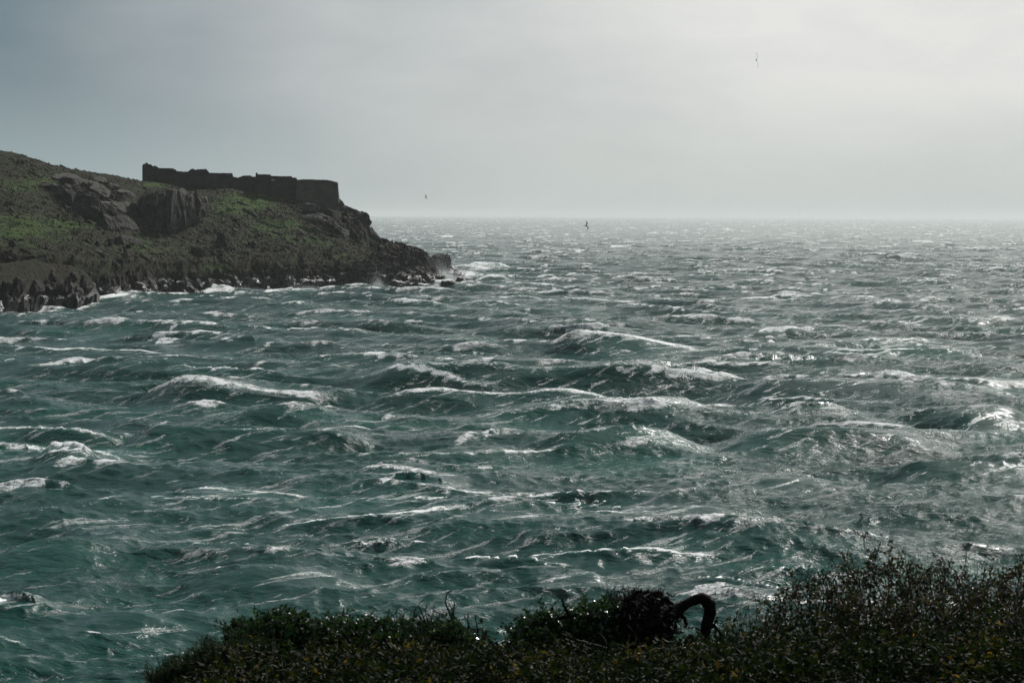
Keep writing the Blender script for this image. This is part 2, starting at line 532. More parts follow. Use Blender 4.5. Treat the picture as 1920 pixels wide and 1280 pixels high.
def terrain(x, y):
    px = px_of(x, y)
    Dw = np.interp(px, SPX, SDW); Zr = np.interp(px, SPX, SZR); Dr = np.interp(px, SPX, SDR)
    # smooth wobble of the shore line
    Dw = Dw + 3.0 * perlin(px * .011, 3.3) + 2.0 * perlin(px * .045, 7.3)
    t = (y - Dw) / np.maximum(Dr - Dw, 4)
    a = .17
    tt = np.clip(t, 0, 1)
    g = tt ** .92 + .05 * np.sin(tt * 9.4) * (1 - tt)
    z = Zr * (a * sstep(tt, 0, .09) + (1 - a) * g)
    back = y - Dr
    bw = np.interp(px, [-900, 600, 700, 800, 900], [45, 35, 12, 6, 3])
    z = np.where(back > 0, Zr * (1 - .06 * np.clip(back / bw, 0, 1)) - np.clip(back - bw, 0, 200) * .7, z)
    z = np.where(t < 0, np.maximum(t * 20, -4), z)
    return np.maximum(z, -4)


def hit(px, py, off=0.0):
    """point of the headland surface seen at a picture position"""
    r = ray(px, py)
    D = np.arange(430, 760, .5)
    p = np.array([0, 0, CAM_H])[None] + D[:, None] * r[None]
    z = terrain(p[:, 0], p[:, 1])
    k = np.argmax(z >= p[:, 2])
    q = p[k].copy()
    return q + np.array([0, off, 0])


def blob(px, py, cx, cy, rx, ry):
    return np.exp(-(((px - cx) / rx) ** 2 + ((py - cy) / ry) ** 2))


def build_headland():
    cols = np.concatenate([np.linspace(-900, -40, 90)[:-1], np.linspace(-40, 935, 560)])
    nd = 250
    V = []
    X = np.zeros((nd, len(cols))); Y = np.zeros_like(X)
    for j, c in enumerate(cols):
        Dw = np.interp(c, SPX, SDW) - 8; Dr = np.interp(c, SPX, SDR)
        back = np.interp(c, [-900, 600, 700, 900], [100, 85, 40, 15])
        f = np.concatenate([np.linspace(0, 1, 205) ** 1.0 * (Dr + 2 - Dw) + Dw, Dr + 2 + back * np.linspace(0, 1, 46)[1:] ** 1.5])
        Y[:, j] = f; X[:, j] = (c - 960) / FPX * f
    Z = terrain(X, Y)
    # picture height of each point, for laying out the ground cover
    px = px_of(X, Y); py = HY - (Z - CAM_H) / Y * FPX - (960 - px) * math.tan(ROLL) * 1.0
    shore = 1 - sstep(Z, 1.5, 6.5)
    tip = sstep(px, 640, 740)
    rock = np.clip(shore * 1.1 + tip * .75, 0, 1)
    for (cx, cy, rx, ry, s) in ((170, 380, 75, 55, .8), (325, 395, 65, 45, .85), (600, 392, 70, 18, .75), (610, 430, 55, 30, .55), (670, 430, 35, 35, .8), (380, 475, 40, 18, .4), (260, 520, 120, 25, .4), (480, 520, 180, 14, .5), (720, 500, 90, 30, .6)):
        rock = np.maximum(rock, s * blob(px, py, cx, cy, rx, ry))
    rock = np.maximum(rock, .75 * sstep(fbm(px / 42 + py / 60, py / 15 - px / 90, 3.0, 3), .10, .26) * sstep(py, 395, 470))
    green = np.zeros_like(Z)
    for (cx, cy, rx, ry, s) in ((460, 385, 75, 26, 1.), (520, 425, 80, 18, .8), (60, 345, 80, 18, .7), (40, 430, 110, 30, .9), (20, 500, 60, 16, .8), (130, 420, 80, 22, .65), (240, 455, 60, 18, .6), (300, 470, 60, 12, .5), (400, 505, 30, 14, .9), (620, 455, 60, 14, .5), (560, 445, 90, 12, .6), (-300, 380, 260, 80, .8), (290, 347, 40, 5, .8), (640, 480, 70, 12, .45)):
        green = np.maximum(green, s * blob(px, py, cx, cy, rx, ry))
    # relief
    u = X * math.cos(.6) + Y * math.sin(.6); v = -X * math.sin(.6) + Y * math.cos(.6)
    f1, e1, c1 = cells(u / 9, v / 6, Z / 5)
    f2, e2, c2 = cells(u / 3.6, v / 2.4, Z / 2.2, 9)
    f3, e3, c3 = cells(u / 1.5, v / 1.1, Z / 1.0, 21)
    rr = .10 + .90 * sstep(rock, .25, .7)
    damp = sstep(Z, -3, 1.0) * (.35 + .65 * sstep(np.abs(Y - np.interp(px, SPX, SDR)), 0, 10))
    fortz = sstep(px, 240, 270) * (1 - sstep(px, 640, 660)) * (1 - sstep(np.abs(Y - np.interp(px, SPX, SDR)), 3, 14))
    damp = damp * (1 - .85 * fortz)
    dz = rr * (1.6 * f1 + .8 * f2 + .38 * f3) * .9 + (1 - rr) * (1.5 * fbm(X / 9, Y / 9, 0, 4) + .22 * fbm(X / 2, Y / 2, 0, 3)) * 1.2
    Zt = Z + dz * damp
    Yt = Y - rr * (1.3 * f1 + .9 * f2 + .4 * f3) * damp * .9
    V = np.stack([X, Yt, Zt], -1).reshape(-1, 3)
    n, mcol = X.shape
    i = np.arange(n - 1)[:, None] * mcol + np.arange(mcol - 1)[None]
    F = np.stack([i, i + 1, i + mcol + 1, i + mcol], -1).reshape(-1, 4)
    o = mesh_arrays('headland', V, F, MAT['terrain'], smooth=False, attrs={'rock': rock.ravel(), 'green': green.ravel()})
    tag(o, kind='structure')
    # heath: low tufts of heather, bracken and grass
    K = 26000
    sel = RNG.integers(0, len(V), K * 3)
    Vs = V[sel]; rks = rock.ravel()[sel]; grs = green.ravel()[sel]; zz = Z.ravel()[sel]; pys = py.ravel()[sel]
    ok = (rks + .35 * perlin(Vs[:, 0] / 5, Vs[:, 1] / 5, 5) < .5) & (zz > 4)
    Vs = Vs[ok][:K]; grs = grs[ok][:K]
    k = len(Vs)
    Vs = Vs + np.stack([RNG.uniform(-1, 1, k), RNG.uniform(-1, 1, k), np.zeros(k)], -1) * .5
    s = RNG.uniform(.20, .50, k) * (1 - .35 * grs) * (1 + 1.6 * (RNG.random(k) < .10) * sstep(perlin(Vs[:, 0] / 9, Vs[:, 1] / 9, 7.7), -.1, .2))
    a0 = RNG.uniform(0, 6.28, k)
    pts = []
    for q in range(3):
        aa = a0 + q * 2.09
        pts.append(Vs + np.stack([np.cos(aa) * s * 1.1, np.sin(aa) * s * 1.1, -.15 * np.ones(k)], -1))
    pts.append(Vs + np.stack([-s * .4, RNG.uniform(-.3, .3, k) * s, s * RNG.uniform(.2, .6, k)], -1))
    TV = np.stack(pts, 1).reshape(-1, 3)
    b = np.arange(k)[:, None] * 4
    TF = np.concatenate([b + [0, 1, 3], b + [1, 2, 3], b + [2, 0, 3]])
    patch = perlin(Vs[:, 0] / 6, Vs[:, 1] / 6, 2.2)
    tint = np.clip(.3 + patch * .8 + RNG.normal(0, .12, k), 0, .6)
    tint = np.where(grs + patch * .8 > .5, RNG.uniform(.6, 1.1, k), tint)
    o = mesh_arrays('heath', TV, TF, MAT['tuft'], smooth=False, attrs={'tint': np.repeat(tint, 4)})
    tag(o, 'low brown and green heath covering the slopes of the headland', 'heath', kind='stuff')


build_headland()

# ------------------------------------------------------------------ rocks


def rock_mesh(dim, seed, n=9, planes=16, rough=.06, boxy=.45):
    """a jointed rock: a rounded box cut by random planes. dim = half sizes"""
    rg = np.random.default_rng(seed)
    V = []; F = []
    lin = np.linspace(-1, 1, n)
    off = 0
    for ax in range(3):
        for sg in (-1, 1):
            A, B = np.meshgrid(lin, lin, indexing='ij')
            p = np.zeros((n, n, 3)); p[..., ax] = sg; p[..., (ax + 1) % 3] = A; p[..., (ax + 2) % 3] = B
            V.append(p.reshape(-1, 3))
            i = np.arange(n - 1)[:, None] * n + np.arange(n - 1)[None] + off
            f = np.stack([i, i + n, i + n + 1, i + 1], -1).reshape(-1, 4)
            if sg < 0: f = f[:, ::-1]
            F.append(f); off += n * n
    V = np.vstack(V); F = np.vstack(F)
    # weld edges of the cube
    key = np.round(V * 1000).astype(np.int64)
    _, idx, inv = np.unique(key, axis=0, return_index=True, return_inverse=True)
    V = V[idx]; F = np.asarray(inv).reshape(-1)[F]
    sph = V / np.linalg.norm(V, axis=1)[:, None] * 1.18
    V = V * boxy + sph * (1 - boxy)
    for k in range(planes):
        d = rg.normal(size=3); d /= np.linalg.norm(d); h = rg.uniform(.62, .98)
        q = V @ d - h
        V = V - np.maximum(q, 0)[:, None] * d[None] * .92
    o = rg.uniform(0, 99); dm = np.array(dim, float); W = V * dm[None]; md = float(np.sort(dm)[1])
    if max(dim) > .4:
        fq = 1.3 / md; nr = V / (np.linalg.norm(V, axis=1)[:, None] + 1e-9)
        fc, eg, cv = cells(W[:, 0] * fq * 1.5 + o, W[:, 1] * fq * 1.5, W[:, 2] * fq * 1.1)
        d_ = fbm(W[:, 0] * fq + o, W[:, 1] * fq, W[:, 2] * fq, 4) * rough * 5 + fc * rough * 1.8 - (1 - sstep(eg, 0, .5)) * rough * 1.2
        return W + nr * (d_ * md * .8)[:, None], F
    V = V + V * (fbm(V[:, 0] * 1.6 + o, V[:, 1] * 1.6, V[:, 2] * 1.6, 3) * rough * 3)[:, None]
    return V * dm[None], F


def rotm(rx=0, ry=0, rz=0):
    return np.array(Euler((R(rx), R(ry), R(rz))).to_matrix())


def put_rock(name, loc, dim, seed, rot=(0, 0, 0), mat='rock', parent=None, **kw):
    V, F = rock_mesh(dim, seed, **kw)
    V = V @ rotm(*rot).T + np.asarray(loc)[None]
    return mesh_arrays(name, V, F, MAT[mat], parent, smooth=False, loc=loc)


PXM = 640 / FPX        # metres per picture pixel at 640 m

# great slab buttress
b = hit(190, 420)
bt = tag(empty('rock_buttress', b), 'great rock buttress with a pale slab down its crest, left of the columned crag', 'rock outcrop')
for i, (x, y, wpx, hpx, ry) in enumerate(((128, 336, 34, 12, 12), (160, 345, 36, 15, 26), (184, 366, 34, 20, 38), (206, 392, 32, 22, 46), (226, 424, 26, 30, 60), (238, 452, 18, 26, 70))):
    q = hit(x, y) + np.array([0, -1.0, 0])
    put_rock('slab', q, (wpx * .62 * PXM, 5.0, hpx * .40 * PXM), 30 + i, (8, ry, -14), 'rock_pale', bt, n=20, planes=7, rough=.035, boxy=.8)
for i, (x, y, wpx, hpx) in enumerate(((120, 372, 42, 34), (160, 395, 40, 40), (195, 425, 34, 34), (88, 355, 34, 22), (135, 350, 40, 22), (215, 455, 24, 26))):
    q = hit(x, y) + np.array([0, 2.0, 0])
    put_rock('rock_face', q, (wpx * .6 * PXM, 4.5, hpx * .6 * PXM), 50 + i, (-12, 10 + i * 5, -8 + i * 4), 'rock', bt, n=20, planes=11, rough=.05, boxy=.55)
for i, (x, y, wpx, hpx, ry) in enumerate(((212, 350, 26, 9, 20), (240, 362, 24, 9, 26), (232, 385, 18, 12, 40), (186, 338, 30, 7, 14), (252, 392, 14, 16, 50))):
    q = hit(x, y) + np.array([0, -.4, 0])
    put_rock('block', q, (wpx * .6 * PXM, 3.5, hpx * .5 * PXM), 70 + i, (5, ry, -10), 'rock_pale', bt, n=16, planes=9, rough=.04, boxy=.7)

# columned crag
b = hit(325, 420)
cg = tag(empty('rock_crag', b), 'tall grey crag of upright rock columns below the left part of the fort', 'rock outcrop')
cols_ = ((292, 366, 428, 20), (308, 364, 436, 14), (319, 362, 440, 12), (330, 361, 436, 13), (341, 360, 434, 14), (353, 360, 430, 14), (366, 362, 424, 13), (378, 368, 410, 12), (270, 372, 412, 18), (254, 378, 405, 14))
for i, (x, y0, y1, wp) in enumerate(cols_):
    base = hit(x, y1); top = P(x, y0, base[1] + 1.5)
    cpt = (base + top) / 2; hh = (top[2] - base[2]) / 2 * 1.12
    cpt[1] = base[1] - .6 + 1.2 * math.sin(i * 2.1) + 3.0
    put_rock('column', cpt, (wp * .62 * PXM, 4.2, hh), 90 + i, (-7, random.uniform(-3, 5), random.uniform(-12, 12)), 'rock_pale' if i in (1, 3, 4, 5, 7) else 'rock', cg, n=20, planes=9, rough=.045, boxy=.78)
for i, (x, y, wp, hp) in enumerate(((325, 362, 60, 5), (360, 366, 26, 6))):
    q = hit(x, y) + np.array([0, 2, .2])
    put_rock('cap_rock', q, (wp * .5 * PXM, 4, hp * .8 * PXM), 110 + i, (0, 3, 0), 'rock_pale', cg, n=11, planes=9, rough=.05)

singles = (
    ('rock_dome', 298, 432, 30, 22, 'rock', 'dark rounded rock dome at the foot of the columned crag', 0),
    ('boulder', 370, 474, 15, 18, 'rock', 'large egg shaped grey boulder alone on the brown slope below the crag', 10),
    ('boulder', 20, 385, 12, 7, 'rock', 'small tilted grey boulder in the grass at the left edge of the headland', 30),
    ('boulder', 182, 432, 10, 7, 'rock', 'rounded grey boulder beside the foot of the slab buttress', 10),
    ('boulder', 455, 385, 12, 6, 'rock', 'low grey boulder in the bright green grass below the fort', 14),
    ('boulder', 468, 402, 15, 9, 'rock', 'broad dark boulder in the middle of the bright green slope', 12),
    ('boulder', 505, 395, 9, 6, 'rock', 'small dark boulder at the right edge of the bright green slope', 20),
    ('boulder', 190, 480, 14, 9, 'rock_pale', 'pale angular boulder in brown scrub above the dark sea cliff', 30),
    ('boulder', 215, 498, 10, 8, 'rock', 'small angular boulder above the sloping shore ledges', 40),
    ('rock_slab', 568, 390, 30, 9, 'rock_pale', 'pale rock ledge jutting out just below the right end of the fort wall', 8),
    ('rock_slab', 598, 408, 22, 7, 'rock_pale', 'short pale slab at the head of the long diagonal slab', 14),
    ('rock_slab', 628, 430, 40, 7, 'rock_pale', 'long pale slab running diagonally down the seaward slope', 42),
    ('rock_slab', 590, 415, 26, 14, 'rock', 'dark overhung rock face under the pale slab below the bastion', 20),
    ('rock_slab', 570, 440, 15, 3, 'rock_pale', 'thin pale rock rib lying on the olive slope', 46),
    ('rock_slab', 520, 438, 12, 3, 'rock_pale', 'small flat pale slab in the lower green grass', 20),
    ('rock_slab', 615, 386, 34, 9, 'rock', 'rounded rock shelf carrying the bastion', 6),
    ('rock_slab', 655, 400, 30, 12, 'rock', 'rounded rock shoulder at the seaward end of the ridge', 26),
    ('rock_slab', 676, 416, 16, 18, 'rock', 'steep dark rock nose on the skyline above the point', 50),
    ('boulder', 702, 445, 13, 10, 'rock', 'rounded dark boulder on the falling skyline', 30),
    ('boulder', 722, 452, 6, 4, 'rock', 'small square boulder on the skyline towards the point', 0),
    ('boulder', 520, 505, 14, 14, 'rock', 'leaning grey boulder above the shore in the middle of the headland', 24),
    ('boulder', 428, 528, 26, 14, 'rock', 'square shore block standing in the surf below the slope', 2),
    ('boulder', 480, 530, 28, 14, 'rock', 'second wide shore block with a step in its top', 4),
    ('boulder', 532, 532, 18, 15, 'rock', 'tall dark block at the breaking wave in the middle of the shore', 8),
    ('sea_stack', 828, 494, 18, 15, 'rock', 'big rounded black rock standing at the tip of the headland', 0),
    ('sea_rock', 846, 512, 12, 6, 'rock', 'low black rock at the right foot of the rounded sea stack', 14),
    ('sea_rock', 861, 516, 9, 5, 'rock', 'small black rock between the sea stack and the outermost rock', -8),
    ('sea_rock', 806, 510, 12, 8, 'rock', 'black ledge joining the mainland point to the sea stack', 16),
    ('sea_rock', 868, 525, 11, 6, 'rock', 'outermost black rock awash beyond the tip', 8),
    ('sea_rock', 842, 533, 13, 5, 'rock', 'low black rock in the foam in front of the outermost one', 8),
    ('sea_rock', 822, 519, 14, 6, 'rock', 'black rock in white water right below the rounded sea stack', 8),
    ('sea_rock', 792, 526, 14, 6, 'rock', 'long black rock in the foam at the inner end of the sea rocks', 18),
    ('sea_rock', 768, 536, 30, 9, 'rock', 'large black ledge at the waterline before the point', 12),
    ('sea_rock', 852, 506, 10, 7, 'rock', 'tilted wet rock leaning off the right side of the sea stack', 44),
)
for i, (nm, x, y, wp, hp, mt, lab, ry) in enumerate(singles):
    if nm == 'sea_stack': q = P(x, y, 712)
    elif nm == 'sea_rock':
        q = on_level(x, y + hp * .8, .3); q[2] += .5; wp *= 1.15; hp *= 1.25
    else:
        q = hit(x, y)
    k = q[1] / FPX
    if nm == 'sea_stack': hp *= 1.15; dy = 4
    elif nm == 'sea_rock': dy = 3
    else: dy = wp * k * .7; q[1] += dy * .35
    if i == 11: rot = (5, ry, -20)
    else: rot = (random.uniform(-6, 6), ry, random.uniform(-14, 8))
    o = put_rock(nm, q, (wp * k, dy, hp * k), 200 + i, rot, mt, None, n=13, planes=12 if nm != 'sea_stack' else 5, rough=.05, boxy=.5 if nm != 'sea_stack' else .2)
    tag(o, lab, 'rock')

# shore ledges: rows of tilted wet rocks along the waterline
protos = []
for k in range(7):
    V, F = rock_mesh((1, 1, 1), 400 + k, n=8, planes=14, rough=.05, boxy=.6)
    o = mesh_arrays('shore_rock', V, F, MAT['rock'], smooth=False)
    protos.append(o.data); bpy.data.objects.remove(o)
shore_pts = []
for k in range(170):
    x = random.uniform(176, 815) if k % 3 else random.uniform(640, 818)
    yw = np.interp(x, SPX, ST[:, 1])
    up = random.random() ** 2 * (16 if x < 640 else 30)
    q = hit(x, min(yw - up - 1, yw + 3))
    s = random.uniform(.7, 2.1) * (1.0 if up < 8 else .75)
    o = bpy.data.objects.new('shore_rock', protos[k % 7]); C.objects.link(o)
    o.location = (q[0], q[1] + random.uniform(-1, 2), q[2] + random.uniform(-.3, .5))
    o.scale = (s * random.uniform(.5, 1.0), s * random.uniform(1, 1.8), s * random.uniform(.8, 1.8))
    o.rotation_euler = (R(random.uniform(-30, 10)), R(random.uniform(18, 48)), R(random.uniform(-45, 15)))
    zn = next(t for lim, t in ((262, 'between the near sea cliff and the columned crag'), (345, 'under the columned crag'), (420, 'under the egg shaped boulder'), (560, 'around the square shore blocks'),
                              (660, 'below the dark slope left of the point'), (740, 'below the seaward slope'), (800, 'on the bright wet ledges before the tip'), (2000, 'at the very tip beside the sea stack')) if x < lim)
    tag(o, ('tall ' if o.scale[2] > 1.9 else 'low ') + 'dark wet rock ' + zn, 'rock', 'shore rocks ' + zn)

# near dark sea cliff at the left edge
b = on_level(60, 580)
sc_ = tag(empty('sea_cliff', b), 'near dark sea cliff of leaning rock columns at the left edge of the shore', 'cliff')
cl_top = [(-260, 470), (-60, 484), (0, 494), (40, 490), (60, 487), (90, 496), (130, 498), (160, 512), (178, 540), (186, 562)]
cl_bot = [(-260, 596), (0, 588), (50, 583), (90, 578), (140, 575), (186, 572)]
k = 0
for x in np.arange(-240, 184, 9.5):
    x = x + random.uniform(-2, 2)
    yt = np.interp(x, *zip(*cl_top)); yb = np.interp(x, *zip(*cl_bot))
    for row in range(3):
        f = row / 3
        if row == 0 and random.random() < .75: continue
        if row == 1 and random.random() < .35: continue
        y0 = yt + (yb - yt) * f + random.uniform(-3, 3); y1 = yt + (yb - yt) * (f + .42) + 6
        base = on_level(np.clip(x, -260, 186), yb + 2)
        D = base[1] + (1 - f) * 11 + random.uniform(-.8, .8) + 1
        p0 = P(x - 6 + 8 * f, y0, D); p1 = P(x - 6 + 8 * f + 5, y1, D)
        c_ = (p0 + p1) / 2; hh = abs(p0[2] - p1[2]) / 2 * 1.15
        V, F = rock_mesh((random.uniform(.45, .85), 3.0, hh * random.uniform(.6, 1)), 600 + k, n=8, planes=12, rough=.05, boxy=.7)
        V = V @ rotm(random.uniform(-16, -6), random.uniform(-22, -8) * (.4 + f * .8) * -1, random.uniform(-10, 20)).T + c_[None]
        mesh_arrays('column', V, F, MAT['rock'], sc_, smooth=False, loc=c_)
        k += 1
# cliff body and its turf back up to the slope
nx, ny = 200, 60
U = np.linspace(-300, 184, nx); V = np.zeros((ny, nx, 3))
for j, x in enumerate(U):
    yt = np.interp(x, *zip(*cl_top)); yb = np.interp(x, *zip(*cl_bot))
    base = on_level(x, yb)
    for i in range(ny):
        f = i / (ny - 1)
        if f < .4:
            g = f / .4; D = base[1] + 2 + g * 12; y = yb + 6 - (yb + 6 - yt) * g ** .8
            V[i, j] = P(x, y, D)
        else:
            g = (f - .4) / .6; a = P(x, yt, base[1] + 14); D = a[1] + g * 60
            h_ = hit(max(x, -880), 520) if False else None
            xx = a[0] * D / a[1]
            z1 = terrain(np.array([xx]), np.array([D]))[0]
            V[i, j] = (xx, D, a[2] * (1 - sstep(g, 0, .8)) + (max(z1, -2) - .8) * sstep(g, 0, .8))
V[..., 2] += .5 * fbm(V[..., 0] / 3, V[..., 1] / 3, V[..., 2] / 3, 4)
V[..., 1] += 2.2 * fbm((V[..., 0] - .35 * V[..., 2]) / 1.3, V[..., 2] / 7, V[..., 1] / 6, 3, True) + 1.2 * perlin(V[..., 0] / 4, V[..., 2] / 3, 1.2)
i = np.arange(ny - 1)[:, None] * nx + np.arange(nx - 1)[None]
F = np.stack([i, i + 1, i + nx + 1, i + nx], -1).reshape(-1, 4)
fy = np.repeat(np.linspace(0, 1, ny), nx)
mesh_arrays('turf_top', V.reshape(-1, 3), F, MAT['terrain'], sc_, smooth=False, attrs={'rock': .9 - .5 * sstep(fy, .10, .30) - .35 * sstep(fy, .30, .45), 'green': .75 * sstep(fy, .45, .7)}, loc=b)

# ------------------------------------------------------------------ the ruined fort
FORT = P(450, 352, 641)
fort = tag(empty('ruined_fort', FORT), 'long ruined stone fort with broken wall tops on the ridge of the headland', 'fort')


def wall(name, prof, D0, D1, thick=1.3, mat='masonry', batter=.0, label=None, drop=2.5):
    """prof: (px, py) of the wall top, left to right; the face runs from distance D0 to D1"""
    x0, x1 = prof[0][0], prof[-1][0]
    fr = []; bk = []
    dense = []
    for (a, b_), (c_, d_) in zip(prof[:-1], prof[1:]):
        n_ = max(1, int(abs(c_ - a) / 2.5))
        for q in range(n_):
            dense.append((a + (c_ - a) * q / n_, b_ + (d_ - b_) * q / n_ + random.uniform(-.35, .35)))
    dense.append(prof[-1])
    V = []
    rows = 9
    for (x, y) in dense:
        D = D0 + (D1 - D0) * (x - x0) / max(x1 - x0, .01)
        t_ = P(x, y, D); zb = terrain(np.array([t_[0]]), np.array([min(D, np.interp(x, SPX, SDR))]))[0] - drop
        for r_ in range(rows):
            f = r_ / (rows - 1)
            z = t_[2] + (zb - t_[2]) * f
            V.append((t_[0], t_[1] - batter * (t_[2] - z) + .10 * perlin(t_[0] * .8, z * .8), z))
        for r_ in range(rows):
            f = 1 - r_ / (rows - 1)
            z = t_[2] + (zb - t_[2]) * f
            V.append((t_[0] * (D + thick) / D, t_[1] + thick, z + (.0 if f < .99 else 0)))
    n_ = len(dense); q = rows * 2
    F = []
    for i in range(n_ - 1):
        for r_ in range(q):
            a = i * q + r_; b_ = i * q + (r_ + 1) % q
            F.append((a, b_, b_ + q, a + q))
    V = np.array(V)
    caps = []
    for base in (0, (n_ - 1) * q):
        for r_ in range(rows - 1):
            caps.append((base + r_, base + r_ + 1, base + q - 2 - r_, base + q - 1 - r_))
    F = np.array(F + caps)
    o = mesh_arrays(name, V, F, MAT[mat], fort, smooth=False, loc=V.mean(0))
    if label: o['label'] = label
    return o


wall('wall', [(267, 312), (268, 307.5), (272, 307), (275, 304.5), (279, 308), (284, 309), (287, 312), (290, 310), (296, 313), (297, 315), (326, 316), (327, 318), (330, 318), (331, 321), (344, 322), (352, 322), (358, 317.5), (362, 316.5), (367, 319), (369.5, 317.5), (385, 317)], 648, 641)
wall('wall', [(385, 317), (387, 317.5), (393, 324), (412, 324.6), (435, 325), (436.2, 326), (437, 331)], 641, 644.5)
wall('wall', [(437, 331), (445, 333.3), (452, 331), (458, 329), (471, 329.5), (472, 331), (480, 331.4)], 645, 645.5)
wall('tower', [(479, 331), (479.6, 324.5), (482, 323.5), (484, 327), (496, 327), (508, 327.5)], 642.5, 642.5, 6)
wall('wall', [(508, 330), (547, 330.8), (548, 333), (556, 333.3), (557, 337)], 643.5, 645, 2)
wall('end_wall', [(266.8, 311), (267.2, 311)], 648, 648, 22)
# rear walls, lower than the front
wall('rear_wall', [(290, 322), (340, 326), (400, 331), (470, 335), (540, 338), (600, 342)], 668, 672)


def bastion():
    pts = [(556, 644.5), (590, 645.6), (614, 646.4), (633, 647), (634, 668), (590, 669), (556, 669)]
    tops = [337.5, 337.8, 338.2, 342.8, 342.8, 342, 340]
    rows = 12; n_ = 0
    ring = []
    for i in range(len(pts)):
        (xa, Da), (xb, Db) = pts[i], pts[(i + 1) % len(pts)]
        ya, yb = tops[i], tops[(i + 1) % len(pts)]
        for q in range(5):
            g = q / 5; ring.append((xa + (xb - xa) * g, Da + (Db - Da) * g, ya + (yb - ya) * g))
    n_ = len(ring)
    cx = np.mean([P(x, 340, D)[0] for x, D, y in ring]); cy = np.mean([D for x, D, y in ring])
    V = []
    for r_ in range(rows):
        f = r_ / (rows - 1)
        for x, D, y in ring:
            t_ = P(x, y, D); z = t_[2] + (13.5 - t_[2]) * f
            d = np.array([t_[0] - cx, t_[1] - cy]); d /= np.linalg.norm(d)
            off = .115 * (t_[2] - z)
            V.append((t_[0] + d[0] * off, t_[1] + d[1] * off * .8 + .08 * perlin(t_[0], z), z))
    F = []
    for r_ in range(rows - 1):
        for i in range(n_):
            j = (i + 1) % n_
            F.append((r_ * n_ + i, (r_ + 1) * n_ + i, (r_ + 1) * n_ + j, r_ * n_ + j))
    o = mesh_arrays('bastion', V, F, MAT['masonry_pale'], fort, smooth=False, loc=np.array(V).mean(0))
    # turf on top, as a low dome proud of the wall head
    TV = []; TF = []
    zs = [P(x, y, D)[2] for x, D, y in ring]
    for k in range(5):
        g = 1.015 * (1 - k / 5)
        for (x, D, y), z in zip(ring, zs):
            t_ = P(x, y, D)
            TV.append((cx + (t_[0] - cx) * g, cy + (t_[1] - cy) * g, z * (1 - k / 5) + np.mean(zs) * k / 5 + .03 + .25 * math.sin(k / 5 * 1.5) + random.uniform(0, .18)))
    TV.append((cx, cy, np.mean(zs) + .35))
    for k in range(4):
        for i in range(n_):
            j = (i + 1) % n_
            TF.append((k * n_ + i, k * n_ + j, (k + 1) * n_ + j, (k + 1) * n_ + i))
    for i in range(n_):
        TF.append((4 * n_ + i, 4 * n_ + (i + 1) % n_, len(TV) - 1, len(TV) - 1))
    me = bpy.data.meshes.new('turf_cap'); me.from_pydata([tuple(a) for a in TV], [], [tuple(dict.fromkeys(f)) for f in TF])
    me.materials.append(MAT['turf'])
    t = bpy.data.objects.new('turf_cap', me); C.objects.link(t); t.parent = fort
    t.location = [-q for q in fort.location]
    # string course just under the turf
    return o


bastion()


def slab_part(name, x0, x1, y0, y1, D, mat, depth=.3):
    a = P(x0, y0, D); b_ = P(x1, y1, D)
    V = []
    for yy in (a[1] - depth, a[1] + depth):
        V += [(a[0], yy, b_[2]), (b_[0], yy, b_[2]), (b_[0], yy, a[2]), (a[0], yy, a[2])]
    F = [(0, 1, 2, 3), (5, 4, 7, 6), (4, 0, 3, 7), (1, 5, 6, 2), (3, 2, 6, 7), (4, 5, 1, 0)]
    return mesh_arrays(name, V, F, MAT[mat], fort, smooth=False, loc=np.mean(V, 0))


slab_part('doorway_shade', 383, 385.2, 343.5, 350, 640.95, 'dark', .2)  # solid block on the wall, its dark colour stands in for shade inside
slab_part('pale_patch', 509, 515, 336.3, 339, 643.35, 'pale_tone', .2)  # small pale block on the wall face
# fallen steps of masonry down the seaward side
for k in range(6):
    q = P(637 + k * 1.7, 376 + k * 2.4, 654)
    put_rock('fallen_stone', q, (.5, .8, .35), 800 + k, (0, 10, 0), 'masonry', fort, n=5, planes=4)

# ------------------------------------------------------------------ the sea
def fft_tile(Lm, n, lmin, lmax, kp, amp, seed, wd, spread=2.0, opp=.25):
    rg = np.random.default_rng(seed)
    kx = np.fft.fftfreq(n, Lm / n) * 2 * np.pi
    KX, KY = np.meshgrid(kx, kx, indexing='xy')
    K = np.hypot(KX, KY); K[0, 0] = 1
    cosd = (KX * wd[0] + KY * wd[1]) / K
    D = np.where(cosd > 0, 1, opp) * (np.abs(cosd) ** spread + .12)
    Sp = K ** -4.0 * np.exp(-1.25 * (kp / K) ** 2) * D
    lam = 2 * np.pi / K
    Sp = Sp * sstep(lam, lmin * .8, lmin * 1.2) * (1 - sstep(lam, lmax * .85, lmax * 1.15))
    Sp[0, 0] = 0
    A = np.sqrt(Sp) * (rg.normal(size=K.shape) + 1j * rg.normal(size=K.shape))
    h = np.fft.ifft2(A).real
    sc = 1.0 / 1.0
    raw = h.std()
    dx = np.fft.ifft2(-1j * KX / K * A).real * -1
    dy = np.fft.ifft2(-1j * KY / K * A).real * -1
    div = np.fft.ifft2(K * A).real
    s = amp / raw
    return [a * s for a in (h, dx, dy, -div)], Lm, n


